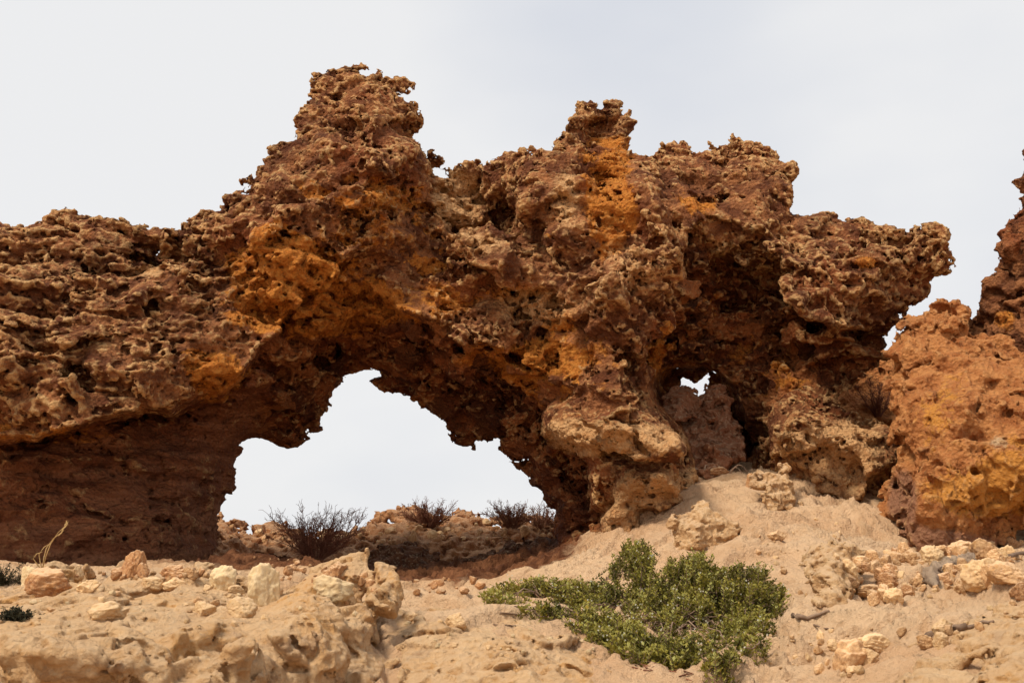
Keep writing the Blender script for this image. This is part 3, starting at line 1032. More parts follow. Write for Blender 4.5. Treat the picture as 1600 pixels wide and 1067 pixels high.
def split_parts(root_name, V, Q, N, attrs, mat, regions, default, tags):
    """one thing whose parts are pieces of one continuous surface; regions are (name, guide sdf)"""
    org = np.array([V[:, 0].mean(), V[:, 1].mean(), V[:, 2].min()])
    root = empty(root_name, [float(x) for x in org])
    tag(root, **tags)
    cen = V[Q].mean(1)
    u, v = project(cen)
    wob = 14 * perlin(cen * F32(3.0), 201) + 6 * perlin(cen * F32(9), 203)
    lab = np.zeros(len(Q), int)
    for k, (nm, sd) in enumerate(regions):
        lab[(lab == 0) & (samp(sd.astype(F32), u, v) + wob < 0)] = k + 1
    for k, nm in enumerate([default] + [r[0] for r in regions]):
        q = Q[lab == k]
        if not len(q):
            continue
        ids, inv = np.unique(q, return_inverse=True)
        mesh_obj(nm, V[ids], inv.reshape(-1, 4), mat, root, org, {a: x[ids] for a, x in attrs.items()}, N[ids])
    return root


V, Q, N, att, ro = build_arch()
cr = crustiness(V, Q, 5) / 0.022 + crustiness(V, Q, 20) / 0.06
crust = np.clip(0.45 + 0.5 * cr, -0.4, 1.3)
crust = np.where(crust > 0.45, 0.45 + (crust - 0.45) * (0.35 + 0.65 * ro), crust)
print('arch', len(V), len(Q))
REG = [('spire', poly_sdf([(350, -100), (760, -100), (700, 265), (640, 330), (560, 300), (470, 330), (390, 300)])),
       ('spire', poly_sdf([(850, -100), (1010, -100), (1000, 255), (940, 265), (860, 240)])),
       ('summit_block', poly_sdf([(1012, -100), (1260, -100), (1245, 330), (1180, 340), (1010, 320)])),
       ('overhang', poly_sdf([(1246, 200), (1700, 200), (1700, 520), (1390, 520), (1270, 505), (1250, 400)])),
       ('crust_shelf', poly_sdf([(852, 668), (880, 640), (920, 660), (960, 640), (1000, 632), (1030, 645), (1068, 655), (1078, 700), (1030, 718), (930, 714), (885, 697)])),
       ('cave_wall', np.maximum(poly_sdf(LIP), GU - 480)),
       ('soffit', np.maximum(poly_sdf(LIP), GV - 720)),
       ('pillar', poly_sdf([(790, 700), (1080, 720), (1090, 1000), (780, 1000)])),
       ('buttress', poly_sdf([(1190, 640), (1430, 650), (1440, 1000), (1090, 1000), (1100, 760), (1200, 760)]))]
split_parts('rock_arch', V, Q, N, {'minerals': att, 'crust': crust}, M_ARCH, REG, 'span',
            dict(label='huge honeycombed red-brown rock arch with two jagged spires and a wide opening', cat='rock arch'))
add_bvh('arch', V, Q)

# ------------------------------------------------------------------ smaller rock masses, each from its own outline and depth
def rock_mass(name, poly, dpts, thick, h, mat, tags, big=0.06, cup=0.05, cupsize=0.3, hole=0.5, fuzz=0.012, taper=0.5, rim=0.1, bed=0.0, chip=0.3,
              ochre=(), pale=(), red=(), floor=None, seed=0, frame=(-260, 1860), relief=None, parent=None, crust_k=0.6, cobble=0.0):
    sil = poly_sdf(poly)
    D = rbf(dpts, 0.001)
    if relief is not None:
        D = D + relief
    back = D + thick
    edge = (0.35 + 0.65 * sstep(3, 45, -sil)).astype(F32)
    sil = sil - 3

    def coarse(P, f):
        ed = samp(edge, *project(P))
        W = P + F32(cupsize * 0.55) * np.stack([perlin(P / F32(cupsize * 1.3), seed + 31), perlin(P / F32(cupsize * 1.3), seed + 37), perlin(P / F32(cupsize * 1.3), seed + 41)], 1)
        f = f + F32(big) * fbm(P / F32(cupsize * 3.0), seed + 1, 3) * ed
        q = pits(W / F32(cupsize), seed + 3, 0.95, 0.55, 0.85)
        f = f + F32(cup) * (np.clip(-q, 0, 0.7) * F32(1.7) - F32(0.45)) * ed
        if chip:
            f = f + F32(chip * cupsize) * chips(W / F32(cupsize) * np.array([1, 1, 1.4], F32), seed + 15) * (F32(0.4) + F32(0.6) * ed)
        if bed:
            f = f + F32(bed) * perlin(W * np.array([0.8, 0.8, 9.0], F32), seed + 5)
        return f

    def fine(P, f):
        c2 = cupsize * 0.38
        W = P + F32(c2 * 0.45) * np.stack([perlin(P / F32(c2 * 1.2), seed + 71), perlin(P / F32(c2 * 1.2), seed + 73), perlin(P / F32(c2 * 1.2), seed + 79)], 1)
        if cobble:
            q = pits(W / F32(cupsize * 0.62), seed + 8, 0.8, 0.3, 0.85)
            f = f - F32(cobble) * (np.clip(-q, 0, 0.5) * F32(2) - F32(0.25))
        q = pits(W / F32(c2), seed + 7, 0.9, 0.5, 0.85)
        f = f + F32(cup * 0.42) * (np.clip(-q, 0, 0.6) * F32(1.7) - F32(0.4))
        if chip:
            f = f + F32(chip * c2 * 1.1) * chips(W / F32(c2), seed + 17) + F32(chip * c2 * 0.5) * chips(P / F32(c2 * 0.45), seed + 19) + F32(chip * c2 * 0.26) * chips(P / F32(c2 * 0.2), seed + 23)
        if hole:
            q = pits(W / F32(c2 * 1.7), seed + 9, 0.3 * hole, 0.1, 0.42) * F32(c2 * 1.5)
            f = smax(f, -q, 0.02)
        f = f + F32(fuzz) * fbm(P / F32(c2 * 0.8), seed + 91, 3) + F32(fuzz * 0.8) * (F32(0.55) - ridge(P / F32(c2 * 0.7), seed + 95, 2))
        return f
    lo, hi = bbox(np.where((GU > frame[0]) & (GU < frame[1]) & (GV < 1160), sil, 99), D, back, 0.15, floor)
    V, Q = carve_rock(sil, D, back, h, coarse, fine, band=0.7 * cup + 3 * h + 0.05 + 1.2 * cobble + chip * cupsize * 0.4, taper=taper, rim=rim, lo=lo, hi=hi, cband=big * 2 + cup * 2 + 0.12 + chip * cupsize)
    u, v = project(V)
    att = np.stack([samp(splat(ochre), u, v), samp(splat(pale), u, v), samp(splat(red), u, v), 0 * u + 0.5], 1)
    N = vert_normals(V, Q)
    cr = np.clip(0.42 + crustiness(V, Q, 8) / (h * 2), 0, 1.3) * crust_k
    print(name, len(V))
    o = mesh_obj(name, V, Q, mat, parent, None, {'minerals': att, 'crust': cr})
    if parent is None:
        tag(o, **tags)
    return o, V, Q


# ---- terrain
GP = [(900, 1040, 6.2), (1250, 1040, 6.0), (1250, 960, 7.3), (1290, 870, 8.9), (1200, 830, 9.8), (1100, 775, 11.4), (1350, 812, 10.6), (1000, 862, 10.0),
      (900, 892, 10.2), (750, 935, 9.2), (650, 942, 8.8), (1500, 902, 8.4), (1560, 925, 6.6), (1450, 905, 8.4), (1400, 958, 6.9), (1500, 985, 5.4), (1350, 1040, 5.4),
      (600, 912, 11.5), (450, 893, 12.5), (700, 905, 12.5), (800, 905, 11.8), (100, 906, 9.5), (250, 903, 9.8), (-200, 908, 9.5), (50, 899, 11), (200, 897, 11.3), (150, 916, 8.3), (0, 916, 8.4), (320, 908, 9.4), (620, 960, 7.2), (760, 965, 7.0), (860, 990, 6.5),
      (400, 892, 15.2), (560, 895, 15.5), (650, 895, 15.5), (800, 892, 15.2), (1170, 792, 11.2), (1290, 803, 10.9), (1130, 745, 12.8), (1400, 880, 9.5),
      (1600, 870, 9.4), (1750, 870, 9.5), (1000, 960, 7.7), (1000, 1030, 6.3), (950, 850, 11.4), (1040, 840, 10.3), (1100, 1045, 6.1), (1450, 872, 10.2), (1600, 856, 10.6), (350, 880, 11)]
XYZ = [tuple(at(*g)) for g in GP] + [(0, 3, 0.6), (-4, 3, 0.5), (4, 3, 0.55), (0, 0, 0.0), (-4.5, 5.5, 0.9), (-2, 5.2, 0.85), (-5, 22, 1.2), (0, 21, 1.35), (6, 22, 1.5),
                                     (-10, 10, 1.3), (10, 9, 1.6), (10, 13, 2.2), (2.5, 15, 2.4), (4.5, 15, 2.4), (-10, 3, 0.3), (10, 3, 0.4), (0, -4, -0.1)]


def build_ground():
    p = np.array(XYZ)
    n = len(p)
    S = 5.0

    def phi(r2):
        return 0.5 * r2 * np.log(r2 + 1e-12)
    X = p[:, :2] / S
    A = phi(((X[:, None] - X[None]) ** 2).sum(-1)) + 0.002 * np.eye(n)
    B = np.c_[np.ones(n), X]
    wt = np.linalg.solve(np.block([[A, B], [B.T, np.zeros((3, 3))]]), np.r_[p[:, 2], 0, 0, 0])

    def line(a, b, s, far):
        m = np.arange(a, b + s / 2, s)
        k = 1.16 ** np.arange(1, 60) * s
        k = np.cumsum(k)
        k = k[k < far]
        return np.r_[(a - k)[::-1], m, b + k]
    xs = line(-5.0, 5.8, 0.017, 700)
    ys = line(4.8, 13.0, 0.019, 900)
    GX, GY = np.meshgrid(xs, ys, indexing='ij')
    x = GX.ravel()
    y = GY.ravel()
    cx = np.clip(x, -12, 12)
    cy = np.clip(y, -6, 24)
    z = wt[n] + wt[n + 1] * cx / S + wt[n + 2] * cy / S
    for i in range(n):
        z = z + wt[i] * phi((cx / S - X[i, 0]) ** 2 + (cy / S - X[i, 1]) ** 2)
    far = np.maximum(np.abs(x) - 9, 0) + np.maximum(y - 20, 0) + np.maximum(-2 - y, 0)
    z = np.clip(z, -0.6, 3.2)
    z = z * np.exp(-far / 12) + 0.2 * (1 - np.exp(-far / 12))
    P = np.stack([x, y, 0 * x], 1).astype(F32)
    near = np.exp(-far / 6)
    PW = P + F32(0.3) * np.stack([perlin(P * F32(1.7), 301), perlin(P * F32(1.7), 303), 0 * perlin(P, 1)], 1)
    rocky = sstep(9.6, 11.2, y) * sstep(1.2, 0.2, x)
    rocky = np.maximum(rocky, sstep(13.5, 15, y))
    hump = fbm(PW * F32(0.9), 311, 3)
    z = z + near * (0.05 * hump + 0.03 * fbm(PW * F32(3.2), 321, 4) + 0.013 * fbm(PW * F32(9), 331, 3) * (1 + 2 * sstep(0, .4, perlin(PW * F32(1.1), 333))))
    # wind-cut low steps in the sand crust
    st_ = perlin(PW * np.array([1.3, 2.6, 1], F32), 341)
    z = z + near * 0.06 * sstep(0.03, 0.07, st_) + near * 0.03 * sstep(-0.30, -0.25, perlin(PW * np.array([2.1, 3.0, 1], F32), 347))
    # foot-sized dimples
    q = pits(PW * F32(3.2), 15, 0.10, 0.15, 0.45)
    z = z - near * 0.09 * np.clip(-q, 0, 0.3)
    crusty = sstep(-0.05, 0.25, fbm(P * F32(0.8), 361, 2))
    z = z + near * crusty * 0.065 * chips(PW * F32(3.0), 33) * (np.abs(x) < 12) + near * (0.3 + 0.7 * crusty) * (0.035 * chips(PW * F32(8.0), 35) + 0.016 * chips(PW * F32(19.0), 37))
    # rubbly floor under the arch
    q = pits((P + F32(0.1) * np.stack([perlin(P * F32(6), 5), perlin(P * F32(6), 6), 0 * P[:, 0]], 1)) * F32(3.4), 17, 0.05, 0.3, 0.55)
    z = z + near * rocky * (0.09 * fbm(PW * F32(4.0), 351, 4) + 0.10 * np.clip(-q, 0, 0.4))
    nx, ny = GX.shape
    idx = np.arange(nx * ny).reshape(nx, ny)
    Q = np.stack([idx[:-1, :-1], idx[1:, :-1], idx[1:, 1:], idx[:-1, 1:]], -1).reshape(-1, 4)
    V = np.stack([x, y, z], 1).astype(F32)
    rk = rocky * sstep(18, 13.8, y) * 0.75 + 0.25 * rocky
    o = mesh_obj('ground', V, Q, M_SAND, None, (0, 0, 0), {'rocky': rk})
    tag(o, kind='structure', label='pale orange sand rising in low drifts to the foot of the rock')
    add_bvh('ground', V, Q)


build_ground()

# ---- foreground ledge, bank, slab
LED_D = [(-400, 930, 6.8), (0, 925, 7.2), (200, 900, 7.4), (400, 930, 6.9), (520, 912, 6.4), (590, 925, 6.2), (0, 985, 5.0), (100, 950, 5.8), (200, 960, 5.4), (200, 985, 4.9),
         (300, 950, 5.9), (400, 985, 5.2), (470, 960, 5.6), (550, 960, 5.8), (582, 1000, 5.7), (0, 1067, 4.6), (200, 1067, 4.5), (400, 1067, 4.8), (540, 1060, 5.4), (0, 1200, 4.4),
         (500, 1200, 4.9), (-300, 1067, 4.6)]
_, V, Q = rock_mass('limestone_ledge', [(-420, 930), (-200, 925), (0, 925), (30, 915), (60, 907), (100, 899), (170, 899), (230, 904), (300, 909), (340, 917), (380, 927), (440, 934),
                                        (480, 930), (500, 915), (520, 905), (545, 908), (555, 920), (560, 930), (578, 915), (592, 914), (597, 925), (593, 950), (592, 1000), (586, 1030),
                                        (568, 1055), (540, 1080), (400, 1230), (-420, 1230)], LED_D, 1.5, 0.0105, M_PALE,
                    dict(label='broad pale limestone ledge filling the lower left foreground, strewn with stones', cat='rock ledge'),
                    big=0.04, cup=0.03, cupsize=0.55, hole=0.2, fuzz=0.016, taper=0.15, rim=0.015, bed=0.04, chip=0.40, floor=0.75, seed=400, cobble=0.045)
add_bvh('ledge', V, Q)
_, V, Q = rock_mass('sandstone_bank', [(585, 962), (600, 957), (640, 965), (700, 968), (760, 965), (800, 970), (850, 985), (885, 998), (920, 1015), (950, 1035), (985, 1050), (1020, 1080),
                                       (1030, 1230), (520, 1230), (560, 1060), (590, 1010)],
                    [(620, 962, 6.6), (750, 967, 6.6), (850, 988, 6.3), (640, 1000, 6.0), (750, 1000, 5.9), (850, 1020, 5.8), (950, 1042, 5.8), (700, 1067, 5.5), (900, 1067, 5.4),
                     (600, 1040, 5.9), (750, 1230, 5.0)], 1.4, 0.011, M_PALE,
                    dict(label='low eroded sand-coloured rock bank with reddish hollows, right of the ledge', cat='rock bank'),
                    big=0.06, cup=0.04, cupsize=0.46, hole=0.1, fuzz=0.011, chip=0.24, taper=0.1, rim=0.08, floor=0.7, seed=430)
add_bvh('bank', V, Q)
_, V, Q = rock_mass('rock_slab', [(1320, 1080), (1370, 1045), (1400, 1030), (1440, 1015), (1480, 1002), (1500, 988), (1540, 967), (1580, 952), (1650, 927), (1900, 860), (1950, 1230), (1280, 1230)],
                    [(1350, 1060, 5.2), (1450, 1015, 5.1), (1550, 965, 5.2), (1700, 920, 5.3), (1500, 1067, 4.5), (1600, 1000, 4.5), (1600, 1067, 4.0), (1800, 1000, 4.0), (1500, 1230, 3.6)],
                    1.3, 0.0105, M_PALE, dict(label='pale yellowish rough rock slab cut off by the lower right corner', cat='rock slab'),
                    big=0.05, cup=0.06, cupsize=0.26, hole=0.4, fuzz=0.012, taper=0.1, rim=0.1, floor=0.7, seed=460)
add_bvh('slab', V, Q)

# ---- right-hand boulder and the crag behind it
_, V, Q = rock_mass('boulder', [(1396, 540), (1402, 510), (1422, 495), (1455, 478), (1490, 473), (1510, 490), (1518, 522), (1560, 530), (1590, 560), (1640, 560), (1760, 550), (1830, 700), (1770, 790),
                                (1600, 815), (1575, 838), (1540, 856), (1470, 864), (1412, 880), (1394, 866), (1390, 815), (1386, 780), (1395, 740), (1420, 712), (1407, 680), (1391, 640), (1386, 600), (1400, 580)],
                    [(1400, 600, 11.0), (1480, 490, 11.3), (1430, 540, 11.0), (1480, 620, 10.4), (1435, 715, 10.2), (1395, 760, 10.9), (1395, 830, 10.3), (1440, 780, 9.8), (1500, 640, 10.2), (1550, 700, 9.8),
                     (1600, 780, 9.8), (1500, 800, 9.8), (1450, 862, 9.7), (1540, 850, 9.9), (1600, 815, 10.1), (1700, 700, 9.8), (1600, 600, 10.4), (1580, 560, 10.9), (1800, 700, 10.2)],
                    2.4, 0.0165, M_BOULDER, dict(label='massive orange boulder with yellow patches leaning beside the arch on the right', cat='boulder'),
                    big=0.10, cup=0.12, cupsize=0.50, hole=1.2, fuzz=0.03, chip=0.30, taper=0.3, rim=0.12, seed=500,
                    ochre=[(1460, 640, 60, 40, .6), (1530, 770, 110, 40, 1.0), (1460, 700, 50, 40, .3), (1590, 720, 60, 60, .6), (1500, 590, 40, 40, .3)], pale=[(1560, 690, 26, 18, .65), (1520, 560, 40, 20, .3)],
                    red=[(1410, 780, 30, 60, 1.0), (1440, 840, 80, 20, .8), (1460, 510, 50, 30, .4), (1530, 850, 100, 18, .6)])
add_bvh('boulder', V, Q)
_, V, Q = rock_mass('rock_crag', [(1590, 247), (1602, 260), (1597, 275), (1588, 285), (1592, 320), (1590, 337), (1565, 360), (1557, 385), (1560, 410), (1555, 430), (1535, 460), (1528, 480), (1508, 512),
                                  (1490, 560), (1500, 760), (1850, 760), (1850, 220), (1620, 232)],
                    [(1590, 300, 12.6), (1600, 400, 12.2), (1560, 450, 12.4), (1520, 500, 12.6), (1600, 520, 12.0), (1560, 600, 12.2), (1800, 300, 12.4), (1800, 600, 12.0), (1600, 740, 12)],
                    2.0, 0.022, M_ARCH, dict(label='tall brown pitted crag behind the orange boulder, cut by the right edge', cat='rock crag'),
                    big=0.14, cup=0.20, cupsize=0.4, hole=1.2, fuzz=0.03, taper=0.3, rim=0.15, seed=530,
                    ochre=[(1570, 500, 22, 22, .8)], frame=(-260, 1720))
add_bvh('crag', V, Q)

# ---- ridge and mound behind the opening
_, V, Q = rock_mass('rocky_ridge', [(300, 812), (330, 808), (350, 812), (375, 825), (395, 830), (430, 828), (470, 836), (545, 834), (555, 828), (585, 826), (588, 815), (600, 812), (615, 818), (618, 800), (640, 797), (660, 806),
                                    (700, 810), (720, 808), (760, 812), (778, 812), (785, 800), (800, 795), (815, 808), (840, 806), (870, 812), (920, 812), (940, 960), (300, 960)],
                    [(330, 815, 16.5), (450, 832, 17), (620, 802, 17), (750, 812, 17), (860, 812, 16.6), (330, 870, 14.6), (500, 865, 15.2), (620, 850, 15.4), (750, 850, 15.4), (870, 850, 15), (400, 950, 13.8), (800, 950, 13.8)],
                    1.6, 0.034, M_BROWN2, dict(label='low rubbly tan ridge seen through the arch opening', cat='rock ridge'),
                    big=0.16, cup=0.14, cupsize=0.40, hole=0.7, fuzz=0.06, chip=0.45, taper=0.3, rim=0.1, floor=0.6, seed=560, cobble=0.06)
add_bvh('ridge', V, Q)
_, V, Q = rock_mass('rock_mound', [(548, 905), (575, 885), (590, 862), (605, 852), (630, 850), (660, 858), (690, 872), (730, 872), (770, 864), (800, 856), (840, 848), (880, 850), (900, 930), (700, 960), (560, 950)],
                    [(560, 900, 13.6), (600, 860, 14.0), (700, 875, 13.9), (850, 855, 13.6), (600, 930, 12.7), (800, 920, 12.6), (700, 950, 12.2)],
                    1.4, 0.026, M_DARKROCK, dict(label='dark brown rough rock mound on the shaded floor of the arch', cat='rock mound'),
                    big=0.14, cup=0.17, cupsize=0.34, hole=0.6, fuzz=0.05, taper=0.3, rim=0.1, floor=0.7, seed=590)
add_bvh('mound', V, Q)
_, V, Q = rock_mass('rock_outcrop', [(1306, 600), (1330, 575), (1350, 556), (1385, 548), (1420, 552), (1450, 600), (1460, 780), (1296, 780)],
                    [(1330, 600, 15.2), (1380, 590, 15.4), (1380, 680, 14.8), (1330, 760, 14.8), (1420, 760, 15)], 1.2, 0.034, M_BOULDER,
                    dict(label='reddish rock face glimpsed through the gap between arch and boulder', cat='rock'), big=0.1, cup=0.1, cupsize=0.35, hole=0.6, taper=0.3, rim=0.15, seed=620)
add_bvh('outcrop', V, Q)

# ---- stones wedged in the small window
_, V, Q = rock_mass('wedged_stone', [(1032, 648), (1034, 620), (1052, 609), (1078, 612), (1092, 626), (1088, 650), (1062, 660)], [(1035, 630, 12.9), (1062, 630, 12.6), (1088, 635, 12.8), (1060, 612, 12.9)], 0.8, 0.014, M_ROSE,
                    dict(label='reddish rounded stone wedged just below the small window', cat='stone'), big=0.06, cup=0.09, cupsize=0.25, hole=0.3, fuzz=.016, taper=0.5, rim=0.08, seed=640)
_, V, Q = rock_mass('wedged_block', [(1088, 640), (1092, 618), (1104, 609), (1132, 605), (1146, 640), (1152, 668), (1168, 688), (1160, 718), (1130, 735), (1085, 740), (1066, 700), (1060, 662), (1082, 650)],
                    [(1090, 640, 12.9), (1120, 620, 12.8), (1118, 650, 12.55), (1145, 650, 12.8), (1115, 675, 12.7), (1115, 690, 12.3), (1160, 700, 12.5), (1080, 720, 12.4), (1130, 735, 12.25)], 0.9, 0.014, M_ROSE,
                    dict(label='upright pinkish rock block closing the hollow under the small window', cat='rock block'), big=0.08, cup=0.13, cupsize=0.3, hole=0.4, fuzz=.018, taper=0.45, rim=0.08, seed=650)

# ---- pieces standing on the sand slope
def anchored(pts, u, v):
    y = hit(u, v, ['ground'])[0].y
    return [(a, b, y + d) for (a, b, d) in pts]


_, V, Q = rock_mass('rock_chunk', [(1046, 834), (1056, 812), (1074, 802), (1077, 788), (1104, 787), (1113, 808), (1126, 818), (1150, 822), (1162, 836), (1152, 856), (1100, 868), (1056, 856)],
                    anchored([(1050, 830, -.1), (1080, 800, -.05), (1110, 810, -.1), (1090, 840, -.25), (1155, 840, -.1), (1100, 865, -.15)], 1100, 850), 0.7, 0.0115, M_CHUNK,
                    dict(label='cream honeycombed rock chunk standing on the sand above the bush', cat='rock'), big=0.07, cup=0.09, cupsize=0.22, hole=1.0, fuzz=0.012, taper=0.4, rim=0.04, seed=660)
add_bvh('chunk', V, Q)
_, V, Q = rock_mass('hollow_rock', [(1166, 742), (1176, 735), (1200, 742), (1212, 740), (1218, 725), (1226, 722), (1234, 740), (1238, 770), (1250, 792), (1205, 800), (1190, 768), (1172, 762)],
                    anchored([(1170, 745, 0), (1210, 750, -.1), (1230, 740, 0), (1220, 780, -.2), (1245, 790, -.1)], 1210, 788), 0.5, 0.0115, M_CHUNK,
                    dict(label='pale skeletal rock with round holes at the back edge of the sand slope', cat='rock'), big=0.04, cup=0.07, cupsize=0.17, hole=1.6, fuzz=0.01, taper=0.4, rim=0.03, seed=680)
_, V, Q = rock_mass('eroded_outcrop', [(1258, 880), (1272, 856), (1292, 847), (1322, 851), (1342, 868), (1346, 895), (1338, 918), (1318, 945), (1282, 945), (1266, 915)],
                    anchored([(1275, 865, .35), (1300, 855, .3), (1335, 875, .35), (1310, 890, .1), (1295, 930, -.15)], 1297, 930), 0.9, 0.0115, M_CHUNK,
                    dict(label='wind-carved orange-cream outcrop rising from the sand right of the bush', cat='rock'), big=0.07, cup=0.08, cupsize=0.24, hole=0.8, fuzz=0.01, taper=0.2, rim=0.04, seed=700)
add_bvh('outcrop2', V, Q)


# ------------------------------------------------------------------ loose stones
def ico(sub):
    import bmesh
    bm = bmesh.new()
    bmesh.ops.create_icosphere(bm, subdivisions=sub, radius=1)
    V = np.array([v.co[:] for v in bm.verts], F32)
    Q = np.array([[x.index for x in f.verts] for f in bm.faces])
    bm.free()
    return V, Q


def stone_shape(seed, sub=4, facets=7, pit=0.0, lump=0.22):
    V, Q = ico(sub)
    r = np.random.default_rng(seed)
    rad = 1 + lump * fbm(V * F32(1.1) + F32(seed * 3.1), 7, 3)
    for k in range(facets):
        n = r.normal(size=3)
        n /= np.linalg.norm(n)
        d = r.uniform(0.50, 0.9)
        c = V @ n.astype(F32)
        lim = np.where(c > 0.05, d / np.maximum(c, 0.05), 9)
        rad = np.minimum(rad, lim + 0.05 * (rad - lim))
    rad = rad + 0.09 * fbm(V * F32(2.8) + F32(seed), 9, 3) + 0.035 * fbm(V * F32(8) + F32(seed), 13, 3) - 0.04 * ridge(V * F32(2.2) + F32(seed), 17, 2)
    if pit:
        q = pits(V * F32(3.0) + F32(seed), 5, 0.8, 0.3, 0.7)
        rad = rad - pit * np.clip(-q, 0, 0.6)
    P = V * rad[:, None].astype(F32)
    lo = P.min(0)
    hi = P.max(0)
    P = (P - (lo + hi) / 2) / (hi - lo)          # unit box, then base at zero
    P[:, 2] += 0.5
    return P, Q


STONES = []
for k in range(14):
    P, Q = stone_shape(900 + k, 5, 7 + k % 5, 0.14 if k % 3 == 0 else 0.0)
    STONES.append((P, Q))
SMALL = []
for k in range(8):
    SMALL.append(stone_shape(950 + k, 4, 8, 0.0))
MESHES = {}


def put_stone(name, u, v, wpx, hpx, label, cat, mat, group=None, kind=0, rot=None, sink=0.22, keys=None, small=False, depth=0.8, tilt=0.25):
    """a stone resting where the view ray through its foot (u, v) meets the ground or a rock"""
    hh = hit(u, v, keys)
    if hh is None:
        return None
    p = hh[0]
    s = (Vector(p) - Vector(EYE)).length / FPX
    lib = SMALL if small else STONES
    kind = kind % len(lib)
    key = (small, kind, mat.name)
    if key not in MESHES:
        P, Q = lib[kind]
        o = mesh_obj(name, P, Q, mat, None, (0, 0, 0))
        MESHES[key] = o.data
    else:
        o = bpy.data.objects.new(name, MESHES[key])
        COL.objects.link(o)
    o.scale = (wpx * s, wpx * s * depth, hpx * s / (1 - sink))
    o.rotation_euler = (random.uniform(-tilt, tilt), random.uniform(-tilt, tilt), random.uniform(0, 6.28) if rot is None else rot)
    o.location = (p.x, p.y + wpx * s * depth * 0.25, p.z - hpx * s * sink / (1 - sink))
    tag(o, label, cat, group)
    return o


